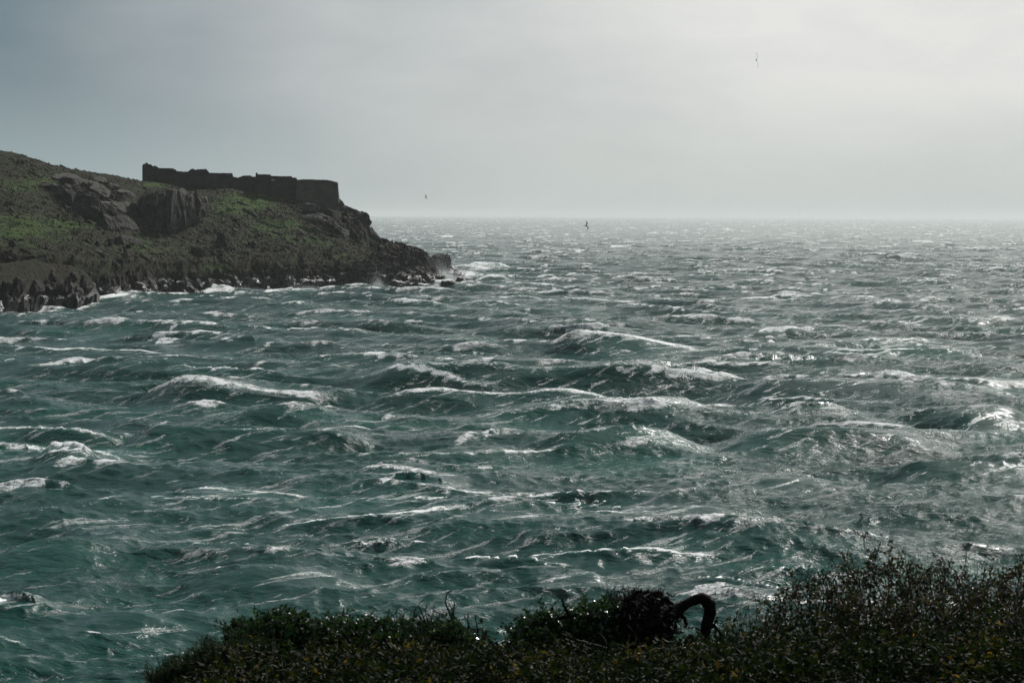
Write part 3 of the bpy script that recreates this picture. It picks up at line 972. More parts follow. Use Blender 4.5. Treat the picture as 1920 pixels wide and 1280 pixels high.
def samp(tile, x, y, rot):
    fields, Lm, n = tile
    c, s = math.cos(rot), math.sin(rot)
    u = (c * x + s * y) / Lm * n; v = (-s * x + c * y) / Lm * n
    iu = np.floor(u).astype(np.int64); iv = np.floor(v).astype(np.int64)
    fu = u - iu; fv = v - iv
    i0 = iu % n; i1 = (iu + 1) % n; j0 = iv % n; j1 = (iv + 1) % n
    res = []
    for f in fields:
        res.append(f[j0, i0] * (1 - fu) * (1 - fv) + f[j0, i1] * fu * (1 - fv) + f[j1, i0] * (1 - fu) * fv + f[j1, i1] * fu * fv)
    h, dx, dy, dv = res
    return h, c * dx - s * dy, s * dx + c * dy, dv


WD = np.array([-.38, -.92]); WD /= np.linalg.norm(WD)
TA = fft_tile(797, 512, 9, 90, 2 * np.pi / 34, .54, 11, WD, 8.0, .04)
TB = fft_tile(211, 1024, 1.6, 9, 2 * np.pi / 34, .115, 12, WD, 5.0, .08)
TC = fft_tile(41, 512, .35, 1.6, 2 * np.pi / 34, .030, 13, WD, 2.0, .3)

# big waves of the photograph: crest (px, py), height, width of the near face, foam, foam range
WAVES = [
    ([(140, 694), (200, 684), (260, 680), (330, 681), (400, 690)], 1.5, 3.2, .35),
    ([(250, 722), (310, 719), (350, 714), (400, 718), (480, 733), (560, 744), (640, 747)], 1.6, 3.0, 1.0),
    ([(600, 712), (660, 696), (720, 680), (800, 685), (900, 689), (1000, 694), (1100, 687), (1180, 688), (1280, 700), (1420, 708)], 2.3, 4.0, .55),
    ([(690, 747), (750, 736), (830, 730), (950, 737), (1050, 731), (1110, 738), (1180, 750)], 1.5, 2.8, .9),
    ([(1000, 660), (1040, 648), (1080, 628), (1130, 626), (1200, 634), (1270, 648), (1350, 660)], 1.9, 4.0, .8),
    ([(770, 630), (830, 628), (880, 640), (920, 652), (980, 668)], .9, 2.2, .65),
    ([(1080, 772), (1150, 765), (1230, 754), (1310, 762), (1350, 775)], 1.0, 3.4, .9),
    ([(1330, 822), (1420, 808), (1500, 801), (1600, 803), (1700, 815), (1800, 826)], 2.0, 4.0, .4),
    ([(1380, 668), (1410, 662), (1440, 655), (1500, 666), (1540, 668)], 1.1, 2.0, 1.0),
    ([(1620, 708), (1660, 701), (1710, 704), (1760, 714)], .8, 2.0, .95),
    ([(20, 808), (80, 796), (130, 796), (180, 806), (230, 812)], 1.2, 2.6, .7),
    ([(70, 848), (100, 837), (130, 840), (160, 848), (190, 858)], 1.2, 2.2, 1.0),
    ([(200, 818), (250, 796), (290, 790), (330, 796), (380, 796), (480, 797), (560, 801), (650, 800), (710, 810)], 1.6, 3.0, .45),
    ([(570, 804), (610, 801), (650, 796), (700, 808)], .6, 1.8, 1.0),
    ([(980, 842), (1080, 818), (1180, 803), (1260, 806), (1340, 820)], 1.7, 3.4, .3),
    ([(1320, 740), (1420, 722), (1560, 718), (1700, 728), (1820, 745)], 1.3, 3.6, .3),
    ([(1600, 640), (1680, 638), (1710, 634), (1760, 644)], .9, 2.0, .7),
    ([(-20, 642), (40, 648), (110, 655), (140, 657)], .9, 2.0, .8),
    ([(60, 666), (90, 669), (130, 676)], .6, 1.5, .8),
    ([(690, 912), (760, 900), (800, 898), (850, 908), (900, 925)], 1.3, 2.2, .25),
    ([(650, 868), (740, 880), (820, 892), (870, 902)], .8, 1.7, .75),
    ([(850, 955), (930, 950), (1000, 970), (1060, 982), (1120, 988)], .9, 2.0, .5),
    ([(1120, 960), (1250, 945), (1350, 950), (1450, 962)], .9, 2.4, .3),
    ([(-30, 1045), (60, 1022), (140, 1022), (230, 1045)], 1.2, 2.6, .2),
    ([(300, 1098), (380, 1080), (480, 1070), (590, 1075), (700, 1090)], 1.3, 2.4, .35),
    ([(150, 1122), (240, 1140), (330, 1165), (420, 1196)], .6, 1.8, .6),
    ([(0, 1120), (50, 1128), (110, 1150)], .7, 1.6, .5),
    ([(1000, 1095), (1060, 1085), (1110, 1073), (1160, 1080)], .8, 1.6, .6),
    ([(1420, 770), (1500, 764), (1570, 762), (1640, 775)], .9, 2.5, .45),
    ([(860, 502), (890, 492), (940, 494), (970, 500)], 1.8, 5.0, .9),
    ([(880, 528), (905, 519), (935, 517), (960, 525)], 1.5, 4.0, .95),
    ([(1060, 520), (1075, 515), (1100, 515), (1125, 521)], 1.6, 4.0, 1.0),
    ([(1000, 519), (1030, 514), (1050, 519)], .9, 3.0, .9),
    ([(860, 449), (885, 447), (905, 452)], 2.2, 8.0, 1.0),
    ([(520, 548), (560, 543), (590, 543), (620, 545)], 1.2, 3.2, 1.0),
    ([(930, 562), (980, 557), (1030, 562)], 1.0, 3.0, .8),
    ([(1380, 562), (1430, 557), (1470, 562)], 1.0, 3.0, .8),
    ([(1800, 470), (1840, 464), (1890, 470)], 1.8, 6.0, .9),
    ([(1680, 530), (1740, 522), (1790, 528)], 1.2, 4.0, .6),
    ([(1100, 602), (1180, 594), (1260, 603)], 1.0, 3.0, .45),
    ([(400, 648), (500, 640), (620, 646)], 1.0, 3.0, .4),
    ([(420, 778), (520, 768), (640, 775)], 1.0, 2.4, .4),
    ([(900, 820), (945, 818), (975, 828)], .6, 1.5, .8),
    ([(1650, 880), (1750, 862), (1860, 870), (1960, 880)], 1.0, 2.5, .35),
    ([(1400, 905), (1480, 895), (1580, 905)], .9, 2.2, .3),
    ([(1750, 790), (1850, 770), (1960, 775)], 1.6, 4.0, .35),
    ([(300, 925), (400, 908), (500, 918)], 1.0, 2.2, .4),
    ([(0, 925), (70, 915), (150, 925)], 1.0, 2.2, .4),
]


def crest_world(pts, H):
    """plan line of a crest (nearly straight) and its height along the line"""
    px = np.array([p[0] for p in pts], float); py = np.array([p[1] for p in pts], float)
    w_ = np.array([on_level(x, y, H * .8)[:2] for x, y in pts])
    wt = np.ones(len(pts)); wt[0] = wt[-1] = .4
    sl_, ic = np.polyfit(w_[:, 0], w_[:, 1], 1, w=wt)
    mx, my = np.average(w_[:, 0], weights=wt), np.average(w_[:, 1], weights=wt)
    sl_ = float(np.clip(sl_, -.42, .42))
    n_ = len(pts) * 6
    pp = np.linspace(px[0], px[-1], n_); yy = np.interp(pp, px, py)
    for _ in range(3): yy[1:-1] = yy[:-2] * .25 + yy[1:-1] * .5 + yy[2:] * .25
    k = (pp - 960) / FPX
    D = (my - sl_ * mx) / (1 - sl_ * k)
    D = D + H * .5 * perlin(k * D / 6, mx * .37, 4.2)
    hor = HY + (pp - 960) * math.tan(ROLL)
    z = CAM_H - D * (yy - hor) / FPX
    e = np.clip(np.minimum(np.arange(n_), n_ - 1 - np.arange(n_)) / (n_ * .22), 0, 1)
    z = np.clip(z, .25 * H, 1.25 * H) * np.sin(e * np.pi / 2) ** 1.4
    for _ in range(3): z[1:-1] = z[:-2] * .25 + z[1:-1] * .5 + z[2:] * .25
    return np.stack([k * D, D], -1), z


def build_sea():
    ca = np.concatenate([np.linspace(-46, -13.6, 32)[:-1], np.linspace(-13.6, 13.6, 600), np.linspace(13.6, 46, 32)[1:]])
    r = [52.0]
    while r[-1] < 40000:
        q = r[-1]
        k = .0042 if q < 85 else (.0026 if q < 900 else (.0026 + (min(q, 3500) - 900) / 2600 * .012))
        r.append(q + max(q * k, .22))
    r = np.array(r)
    A, Rr = np.meshgrid(np.radians(ca), r)
    X = np.tan(A) * Rr; Y = Rr * 1.0
    h = np.zeros_like(X); dx = np.zeros_like(X); dy = np.zeros_like(X); dv = np.zeros_like(X)
    side = np.abs(A) > R(14.5)
    for tile, rot, fade, ch in ((TA, .0, 1 - .35 * sstep(Y, 3000, 12000), 1.05), (TB, .35, 1 - .6 * sstep(Y, 500, 2500), 1.05), (TC, -.4, 1 - sstep(Y, 160, 380), .9)):
        fade = fade * (np.where(side, 1 - .8 * sstep(np.degrees(np.abs(A)), 14, 20), 1) if tile is not TA else 1)
        a, b_, c_, d_ = samp(tile, X, Y, rot)
        h += a * fade; dx += b_ * fade * ch; dy += c_ * fade * ch
    # folding of the surface: where crests break, and the foam they leave upwind
    J = np.full_like(X, 9.0)
    for sh, pen in ((0, 0), (.7, .07), (1.5, .16)):
        a_ = samp(TA, X - WD[0] * sh, Y - WD[1] * sh, .0)[3]; b_ = samp(TB, X - WD[0] * sh, Y - WD[1] * sh, .35)[3]
        J = np.minimum(J, 1 + 1.35 * a_ + 1.25 * b_ * (1 - .3 * sstep(Y, 500, 2500)) + pen)
    gust = perlin(X / 60, Y / 60, 4.4) + .5 * perlin(X / 19, Y / 19, 8.4)
    foam = sstep(.50 + .25 * gust - J, -.08, .26)
    foam = np.maximum(foam, sstep(.47 + .10 * sstep(Y, 250, 650) + .16 * sstep(Y, 700, 2200) + .25 * gust - J, -.08, .20))
    # individual large waves
    lift = np.zeros_like(h); calm = np.zeros_like(h)
    Xf = X.ravel(); Yf = Y.ravel()
    crests = []
    for pts, H, wf, fm in WAVES:
        if np.mean([p[1] for p in pts]) > 890: H, wf = H * .52, wf * 1.25
        q, hz_ = crest_world(pts, H)
        crests.append((q, hz_ * 1.2, H, wf, fm))
    # many smaller steep crests between the big ones
    rg = np.random.default_rng(77)
    for k in range(240):
        D = 95 * (1500 / 95) ** rg.uniform(0, 1) ** .8
        x = rg.uniform(-.235, .235) * D
        if px_of(x, D) < 900 and 430 < D < 780: continue
        ln = rg.uniform(3.0, 9.0) * (D / 200) ** .35; H = ln * rg.uniform(.06, .10) * (.75 if D < 180 else 1); sl_ = rg.normal(-.25, .25)
        t = np.linspace(-1, 1, 24)
        q = np.stack([x + t * ln, D + sl_ * t * ln + .25 * ln * perlin(t * 1.5, k * .7) + .6 * perlin(t * 4, k * 1.3)], -1)
        hz_ = H * (1 - t ** 2) ** 1.2 * (1 + .5 * perlin(t * 2, k * .9))
        crests.append((q, hz_, H, H * rg.uniform(1.8, 2.6) + .3, rg.choice([.35, .6, .85, 1.0])))
    for q, hz_, H, wf, fm in crests:
        x0, y0 = q.min(0) - 30; x1, y1 = q.max(0) + 40
        idx = np.where((Xf > x0) & (Xf < x1) & (Yf > y0) & (Yf < y1))[0]
        if len(idx) == 0: continue
        px_, py_ = Xf[idx], Yf[idx]
        c_ = q.mean(0); t_ = q[-1] - q[0]; t_ /= np.linalg.norm(t_); n_ = np.array([-t_[1], t_[0]])
        uq = (q - c_) @ t_; sq = (q - c_) @ n_
        u_ = (px_ - c_[0]) * t_[0] + (py_ - c_[1]) * t_[1]; sd = (px_ - c_[0]) * n_[0] + (py_ - c_[1]) * n_[1]
        u_ = u_ + .8 * perlin(px_ / 4, py_ / 4, 7.7); sd = sd - np.interp(u_, uq, sq) + .5 * perlin(px_ / 5, py_ / 5, 2.7)
        best = np.abs(sd)
        taper = np.interp(u_, uq, hz_, left=0, right=0) / H
        wob = 1 + .25 * perlin(px_ / 7, py_ / 7, 9.1)
        near = sd < 0
        wN = wf * wob; wB = wf * 2.1
        ww = np.where(near, wN, wB)
        tt = best / ww
        prof = np.where(near, np.exp(-(tt ** 1.25)), np.exp(-(tt ** 1.35)))
        prof = prof - .22 * np.exp(-((tt - 2.3) / .8) ** 2) * near
        lift.ravel()[idx] = np.maximum(lift.ravel()[idx], H * prof * taper * .92) + np.minimum(prof, 0) * H * taper
        calm.ravel()[idx] = np.maximum(calm.ravel()[idx], np.exp(-tt ** 2) * taper * np.where(near, 1, .3))
        cr = np.exp(-(best / np.where(near,   .20 * wf, .45 * wf)) ** 2) * np.clip(taper * 2.2, 0, 1) * (1.5 if fm > .6 else 1.1)
        var = .75 + .55 * perlin(px_ / 5, py_ / 9, 3.3) + .3 * perlin(px_ / 16, py_ / 16, 1.3)
        f_ = fm * cr * np.clip(var + .1, .1 if fm < .6 else .45, 1.15)
        if fm > .75:                                  # torn foam sliding down the near face and a veil behind
            f_ = np.maximum(f_, .50 * fm * np.exp(-(tt / .8) ** 2) * taper * np.clip(.55 + 1.2 * perlin(px_ / 6, py_ / 6, 5.3), 0, 1))
        foam.ravel()[idx] = np.maximum(foam.ravel()[idx], f_)
    # foam patches lying on the water, wind-torn
    for (x, y, rx, ry, s_) in ((1560, 785, 75, 14, .85), (960, 765, 110, 12, .42), (210, 855, 34, 10, .8), (270, 825, 26, 14, .5), (400, 1052, 22, 10, .75), (1000, 1010, 60, 30, .5), (860, 518, 46, 12, 1.7), (835, 528, 30, 6, 1.6), (905, 522, 36, 6, 1.2), (1130, 1080, 50, 12, .5), (300, 1200, 120, 22, .45), (1280, 775, 40, 12, .8), (400, 725, 60, 12, .7), (1060, 650, 40, 8, .5), (700, 534, 30, 4, .9), (905, 503, 46, 9, 1.2), (250, 562, 60, 4, .7), (560, 548, 50, 3, .9), (470, 546, 60, 3, .6), (1780, 850, 120, 40, .4), (1700, 960, 160, 60, .3), (870, 895, 80, 14, .5), (100, 577, 60, 3, .8)):
        c0 = on_level(x, y); k = c0[1] / FPX; ky = c0[1] ** 2 / (FPX * CAM_H)
        e = ((X - c0[0]) / (rx * k)) ** 2 + ((Y - c0[1]) / (ry * ky)) ** 2
        m = e < 6
        foam[m] = np.maximum(foam[m], s_ * np.exp(-e[m]) * np.clip(.7 + .9 * fbm(X[m] / 3.5, Y[m] / 6, 2.0, 3), 0, 1.2))
    # surf along the foot of the headland and the near cliff
    z = terrain(X, np.maximum(Y, 1))
    msk = (Y > 430) & (Y < 780) & (px_of(X, Y) < 950)
    zz = np.where(msk, terrain(X, Y), -4)
    surf = sstep(zz, -3.9, -1.0) * (1 - sstep(zz, 1.5, 4))
    for k in range(0, 188, 6):
        yb = np.interp(k, *zip(*cl_bot)); c0 = on_level(k, yb)
        e = ((X - c0[0]) / 2.5) ** 2 + ((Y - c0[1] + 3) / 7) ** 2
        surf = np.maximum(surf, np.exp(-e) * .8 * (Y < 520))
    foam = np.maximum(foam, 1.6 * surf * np.clip(.85 + .9 * perlin(X / 4, Y / 8, 6.6), 0, 1))
    h = h * (1 - .65 * calm) + lift
    V = np.stack([X + dx * (1 - .4 * calm), Y + dy * (1 - .4 * calm), h], -1).reshape(-1, 3)
    n, mc = X.shape
    i = np.arange(n - 1)[:, None] * mc + np.arange(mc - 1)[None]
    F = np.stack([i, i + 1, i + mc + 1, i + mc], -1).reshape(-1, 4)
    o = mesh_arrays('sea', V, F, MAT['water'], smooth=True, attrs={'foam': np.clip(foam, 0, 1.7).ravel(), 'calm': calm.ravel()})
    tag(o, kind='structure')
    print('sea quads', len(F))


build_sea()
# deep water under and behind the detailed part, so the sea goes on to every side
def box_sheet(name, x0, x1, y0, y1, z, mat):
    V = [(x0, y0, z), (x1, y0, z), (x1, y1, z), (x0, y1, z)]
    return mesh_arrays(name, V, [(0, 1, 2, 3)], mat, smooth=False, attrs={'foam': np.zeros(4)})


tag(box_sheet('sea_bed', -45000, 45000, -3000, 45000, -6, MAT['soil']), kind='structure')


# spray: clouds of fine droplets torn off the crests
def tets(P_, s):
    k = len(P_)
    a = RNG.normal(size=(k, 4, 3)); a /= np.linalg.norm(a, axis=2)[..., None]
    V = (P_[:, None] + a * s[:, None, None]).reshape(-1, 3)
    b_ = np.arange(k)[:, None] * 4
    return V, np.concatenate([b_ + [0, 1, 2], b_ + [0, 3, 1], b_ + [1, 3, 2], b_ + [2, 3, 0]])


def spray(pts, H, n_, up, drift, size, label, seg=(0, 1)):
    n_ = int(n_ * 2.0); size = size * 1.0; up = up * 1.15
    q, hz_ = crest_world(pts, H)
    m = len(q) - 1
    t = RNG.uniform(seg[0], seg[1], n_); i = np.minimum((t * m).astype(int), m - 1); f = t * m - i
    c_ = q[i] * (1 - f)[:, None] + q[i + 1] * f[:, None]
    env = np.clip(.25 + 1.3 * (perlin(t * 9, 2.2, len(pts)) + .3), 0.05, 1) * np.sin(np.clip((t - seg[0]) / (seg[1] - seg[0]), 0, 1) * np.pi) ** .5
    e = RNG.exponential(.45, n_)
    z = np.interp(t, np.linspace(0, 1, len(hz_)), hz_) * .8 + up * e * env * (.5 + RNG.uniform(0, 1, n_))
    dr = drift * e * RNG.uniform(.3, 1.6, n_) * env
    X = c_[:, 0] - dr * .93 + RNG.normal(0, .25, n_); Y = c_[:, 1] + dr * .38 * 1 + RNG.normal(0, .7, n_)
    V, F = tets(np.stack([X, Y, z], -1), RNG.uniform(.4, 1, n_) * size * (q[:, 1].mean() / 300))
    o = mesh_arrays('spray', V, F, MAT['spray'], smooth=False, loc=(q[:, 0].mean(), q[:, 1].mean(), H))
    tag(o, label, 'spray', kind='stuff')


spray(WAVES[1][0], 1.6, 9000, .8, 2.5, .028, 'spray blown off the long white crest in the left middle of the sea', (.2, .75))
spray(WAVES[4][0], 1.9, 7000, .35, 6.0, .026, 'thin spray trailing left from the peaked wave in the centre distance', (.2, .6))
spray(WAVES[2][0], 2.3, 5000, .45, 2.0, .028, 'spray on the crest of the longest dark green wave', (.12, .5))
spray(WAVES[3][0], 1.5, 5000, .45, 2.0, .028, 'spray along the crest just below the longest wave', (.1, .95))
spray(WAVES[6][0], 1.5, 8000, .6, 4.5, .026, 'spray blown across the peaked wave right of the centre', (.2, .95))
spray(WAVES[8][0], 1.1, 4000, .7, 1.2, .03, 'spray over the small bright breaker right of the centre', (.2, .9))
spray(WAVES[9][0], .8, 2500, .5, 1.2, .028, 'spray over the white breaker near the right edge', (.1, .9))
spray(WAVES[11][0], 1.2, 4000, .5, 1.0, .026, 'spray over the small white breaker at the left edge', (.1, .9))
spray(WAVES[13][0], 1.6, 5000, .7, 1.6, .027, 'spray over the tumbling crest left of the middle', (.1, .95))
spray(WAVES[7][0], 2.0, 5000, .4, 3.5, .025, 'spray drifting off the dark green wave on the right', (.1, .9))


def burst(x, y, n_, wid, hei, lean, label):
    n_ = int(n_ * 1.9); hei *= 1.1; wid *= 1.25
    c0 = on_level(x, y)
    e = RNG.exponential(.4, n_); a = RNG.normal(0, 1, n_)
    X = c0[0] + a * wid * (.5 + .4 * e) - lean * e; Y = c0[1] + RNG.normal(0, 1.5, n_); Z = .2 + hei * e * np.exp(-a * a * .5)
    V, F = tets(np.stack([X, Y, Z], -1), RNG.uniform(.03, .065, n_))
    o = mesh_arrays('spray', V, F, MAT['spray'], smooth=False, loc=c0)
    tag(o, label, 'spray', kind='stuff')


burst(830, 522, 7500, 2.8, 4.6, 1.2, 'white burst of spray in front of the rounded sea stack')
burst(848, 524, 4200, 3.2, 1.8, .8, 'surf spray between the low black rocks off the tip')
burst(808, 536, 2200, 2.4, 1.2, .6, 'low spray at the ledge inside the tip rocks')
burst(880, 514, 3000, 2.5, 1.0, 1.5, 'spray over the wave beyond the tip')
burst(710, 540, 3200, 1.3, 2.2, .5, 'small burst of spray against the shore left of the point')
burst(578, 544, 1800, 2.4, .8, .6, 'spray on the breaking wave in the middle of the shore')
burst(278, 552, 1200, 1.6, .9, .3, 'small splash at the shore ledges near the left cliff')
burst(452, 545, 1400, 2.6, .7, .3, 'splash against the square shore blocks')

# ------------------------------------------------------------------ foreground bank
def bank_z(x, y):
    z = 16.4 - .8 * sstep(y, 0, 12) * 1.0 - np.clip(y - 12, 0, 6) * .15
    z = z - np.clip(y - 17.0, 0, 60) ** 1.15 * .95
    left = np.clip(-x * 16 / np.maximum(y, 6) - 1.75, 0, 9)
    z = z - left * .42 * sstep(y, 5, 12)
    z = z + .12 * sstep(x, .5, 2.5) + .05 * perlin(x * 1.1, y * 1.1, 2.0) + .03 * perlin(x * 3.1, y * 3.1, 4.0)
    return z


gx = np.concatenate([np.linspace(-60, -6, 26)[:-1], np.linspace(-6, 6, 90), np.linspace(6, 60, 26)[1:]])
gy = np.concatenate([np.linspace(-20, 9, 14)[:-1], np.linspace(9, 20, 70), np.linspace(20, 60, 24)[1:]])
GX, GY = np.meshgrid(gx, gy)
GZ = np.maximum(bank_z(GX, GY), -5)
n, mc = GX.shape
i = np.arange(n - 1)[:, None] * mc + np.arange(mc - 1)[None]
F = np.stack([i, i + 1, i + mc + 1, i + mc], -1).reshape(-1, 4)
tag(mesh_arrays('cliff_top_ground', np.stack([GX, GY, GZ], -1).reshape(-1, 3), F, MAT['soil']), kind='structure')


def tube(bag, pts, r0, r1, sides=4, wob=0.0):
    pts = np.asarray(pts, float); n_ = len(pts)
    T = np.gradient(pts, axis=0); T /= np.linalg.norm(T, axis=1)[:, None] + 1e-9
    ref = np.where(np.abs(T[:, 2:3]) > .9, np.array([[1., 0, 0]]), np.array([[0, 0, 1.]]))
    A = np.cross(T, ref); A /= np.linalg.norm(A, axis=1)[:, None] + 1e-9
    B = np.cross(T, A)
    rr = np.linspace(r0, r1, n_) if np.isscalar(r0) else np.asarray(r0)
    a = np.arange(sides) * 2 * np.pi / sides
    rad = rr[:, None] * (1 + (wob * RNG.normal(size=(n_, sides)) if wob else 0))
    V = pts[:, None] + A[:, None] * (np.cos(a)[None, :, None] * rad[..., None]) + B[:, None] * (np.sin(a)[None, :, None] * rad[..., None])
    i = np.arange(n_ - 1)[:, None] * sides; j = np.arange(sides)[None]; j2 = (j + 1) % sides
    F = np.stack([i + j, i + j2, i + sides + j2, i + sides + j], -1).reshape(-1, 4)
    bag.add(V.reshape(-1, 3), F)


def grow(start, d, length, n_, wander, grav=0.0):
    p = np.array(start, float); d = np.array(d, float); d /= np.linalg.norm(d)
    out = [p.copy()]
    for k in range(n_):
        d = d + RNG.normal(0, wander, 3) + np.array([0, 0, grav])
        d /= np.linalg.norm(d)
        p = p + d * length / n_
        out.append(p.copy())
    return np.array(out), d


def leaves(bag, pos, dirs, size, aspect=.5, tint=None, fold=.25):
    """pos (n,3), dirs (n,3): folded four-vertex leaves"""
    n_ = len(pos)
    dirs = dirs / (np.linalg.norm(dirs, axis=1)[:, None] + 1e-9)
    rnd = RNG.normal(size=(n_, 3))
    sx = np.cross(dirs, rnd); sx /= np.linalg.norm(sx, axis=1)[:, None] + 1e-9
    up = np.cross(sx, dirs)
    s = size if not np.isscalar(size) else np.full(n_, size)
    s = s[:, None]
    v0 = pos; v1 = pos + dirs * s * .45 + sx * s * aspect * .5 + up * s * fold * .4
    v3 = pos + dirs * s * .45 - sx * s * aspect * .5 + up * s * fold * .4; v2 = pos + dirs * s - up * s * fold * .3
    V = np.stack([v0, v1, v2, v3], 1).reshape(-1, 3)
    b_ = np.arange(n_)[:, None] * 4
    F = np.concatenate([b_ + [0, 1, 2], b_ + [0, 2, 3]])
    t = RNG.uniform(0, 1, n_) if tint is None else tint
    bag.add(V, F, np.repeat(t, 4))


def shrub(name, px0, px1, D, top, label, cat, kind, dens=1.0, stems=None, base_y=None, depth=.5):
    """a shrub filling px0..px1 of the bank, its outline following top(px) (picture y at distance D)"""
    xa = P(px0, 1200, D)[0]; xb = P(px1, 1200, D)[0]
    cx = (xa + xb) / 2; wid = xb - xa
    base = np.array([cx, D, bank_z(np.array([cx]), np.array([D]))[0]])
    root = tag(empty(name, base), label, cat)
    br = Bag(); tw = Bag(); lf = Bag(); hp = Bag()
    K = dict(glossy=(34, .55, .032, .6), thorn=(22, .35, .026, .6), feather=(60, .3, .030, .14), twiggy=(26, .0, .02, .5))[kind]
    ns = stems or int(K[0] * dens * max(wid, .3) * (1.6 if kind != 'thorn' else 1.15))
    for s in range(ns):
        fx = (s + RNG.uniform(0, 1)) / ns
        dd_ = RNG.uniform(-depth, depth) * .5
        px = px0 + (px1 - px0) * fx
        tx = P(px, 1200, D)[0]
        ty = D + dd_
        ztop = P(px, top(px) + RNG.exponential(6) + abs(dd_) * 10 - (RNG.uniform(0, 10) if RNG.random() < .15 else 0), ty)[2]
        bx = cx + (tx - cx) * .62 + RNG.normal(0, .05)
        zb = bank_z(np.array([bx]), np.array([ty]))[0] - .03
        ln = max(ztop - zb, .12)
        d0 = np.array([(tx - bx), RNG.normal(0, .06), ln])
        L_ = np.linalg.norm(d0)
        wand = dict(glossy=.16, thorn=.22, feather=.06, twiggy=.2)[kind]
        main, dl = grow((bx, ty, zb), d0, L_, 8, wand, .02)
        # keep the end where it belongs
        main += np.linspace(0, 1, 9)[:, None] * (np.array([tx, ty, ztop]) - main[-1])[None] * .8
        r = (.0042 if kind != 'thorn' else .0050) * (1 + L_) if kind != 'feather' else .003
        tube(br, main, r, r * .35, 4)
        nt_ = int((7 + L_ * 11) * (1 if kind != 'feather' else 1.6) * dens)
        for k in range(nt_):
            i = RNG.integers(2, 9); st_ = main[i]
            tl = RNG.uniform(.05, .15) * (1.5 if kind in ('thorn', 'twiggy') else 1)
            td = np.array([RNG.normal(0, .8), RNG.normal(0, .8), RNG.uniform(.1, 1.1)])
            if kind == 'feather': td = np.array([RNG.normal(0, .35), RNG.normal(0, .35), 1.0])
            pts, e = grow(st_, td, tl, 3, .25, .02)
            tube(tw, pts, r * .38, r * .16, 3)
            if kind == 'twiggy': continue
            nl = dict(glossy=9, thorn=5, feather=16)[kind]
            ii = RNG.uniform(.15, 1.0, nl) * 3; i0 = np.minimum(ii.astype(int), 2); ff = (ii - i0)[:, None]
            lp = pts[i0] * (1 - ff) + pts[i0 + 1] * ff
            if kind == 'feather': ldir = (pts[-1] - pts[0])[None] / tl * 1.0 + RNG.normal(0, .45, (nl, 3))
            else: ldir = (pts[-1] - pts[0])[None] / tl * .6 + RNG.normal(0, .7, (nl, 3))
            tn = np.clip(RNG.normal(.42, .22, nl) + .12 * RNG.normal(), 0, 1)
            leaves(lf, lp, ldir, K[2] * RNG.uniform(.6, 1.25, nl), K[3], tn)
            if kind == 'thorn' and RNG.random() < .035:
                V, F = rock_mesh((.006, .006, .008), 5, n=3, planes=0)
                hp.add(V + pts[-1][None], F)
    if kind in ('glossy', 'thorn'):
        for k in range(int(wid * (16 if kind == 'glossy' else 22))):
            px = RNG.uniform(px0, px1); ty = D + RNG.uniform(-depth, depth) * .4
            rise = RNG.exponential(9 if kind == 'glossy' else 13) + 4
            e_ = P(px, top(px) - rise, ty); st_ = e_ - np.array([RNG.normal(0, .06), RNG.normal(0, .05), .16 + .1 * RNG.random()])
            pts, _ = grow(st_, e_ - st_, np.linalg.norm(e_ - st_), 6, .16)
            tube(tw, pts, .0022, .001, 4)
            for j in range(2):
                q, _ = grow(pts[RNG.integers(2, 6)], [RNG.normal(0, .8), RNG.normal(0, .5), .7], .06, 3, .2)
                tube(tw, q, .0012, .0007, 3)
                leaves(lf, np.repeat(q, 2, 0), RNG.normal(0, .8, (8, 3)) + [0, 0, .4], K[2] * RNG.uniform(.5, 1.1, 8), K[3])
            nl = 9; ii = RNG.uniform(1.5, 6, nl); i0 = np.minimum(ii.astype(int), 5); ff = (ii - i0)[:, None]
            leaves(lf, pts[i0] * (1 - ff) + pts[i0 + 1] * ff, RNG.normal(0, .7, (nl, 3)) + [0, 0, .5], K[2] * RNG.uniform(.7, 1.3, nl), K[3])
    if kind in ('glossy', 'thorn', 'feather'):
        m_ = int(dict(glossy=15000, thorn=2400, feather=9000)[kind] * dens * wid * 1.6)
        vp = RNG.uniform(px0, px1, m_); vy = D + RNG.uniform(-depth, depth) * .55
        vy = D + RNG.uniform(-depth * .55, depth * .55, m_)
        tops_ = np.array([top(q) for q in np.linspace(px0, px1, 60)])
        tp = np.interp(vp, np.linspace(px0, px1, 60), tops_)
        vx = (vp - 960) / FPX * vy
        zt = CAM_H + (HY - tp) / FPX * D - .02
        zb_ = bank_z(vx, vy) - .02
        hh = np.maximum(zt - zb_, .08)
        f_ = RNG.uniform(0, 1, m_) ** (.75 if kind == 'glossy' else 3.2)
        edge = 1 - .55 * (np.abs(vp - (px0 + px1) / 2) / ((px1 - px0) / 2)) ** 6 * .5 - .25 * (np.abs(vy - D) / (depth * .55)) ** 2
        z_ = zb_ + hh * f_ * edge * (1 + .30 * perlin(vx * 9, vy * 9, D)) * (1.0 if kind == 'glossy' else .9)
        cl = perlin(vx * 13, vy * 13, z_ * 13) + .5 * perlin(vx * 30, vy * 30, z_ * 30)
        kp = cl > (-.12 if kind == 'glossy' else .0)
        pp = np.stack([vx, vy, z_], -1)[kp]; q_ = len(pp)
        ld = np.stack([RNG.normal(0, .8, q_), RNG.normal(0, .8, q_), RNG.normal(.5 if kind != 'feather' else 1.6, .5, q_)], -1)
        leaves(lf, pp, ld, K[2] * RNG.uniform(.5, 1.5, q_) * (1 + .5 * (perlin(vx[kp] * 4, vy[kp] * 4, D) > .1)), K[3], np.clip(RNG.normal(.40, .22, q_) + .3 * cl[kp], 0, 1))
    br.build('branches', MAT['bark' if kind != 'thorn' else 'twig'], root, loc=base)
    tag(tw.build('twigs', MAT['bark' if kind == 'glossy' else 'twig'], root, loc=base), kind='stuff')
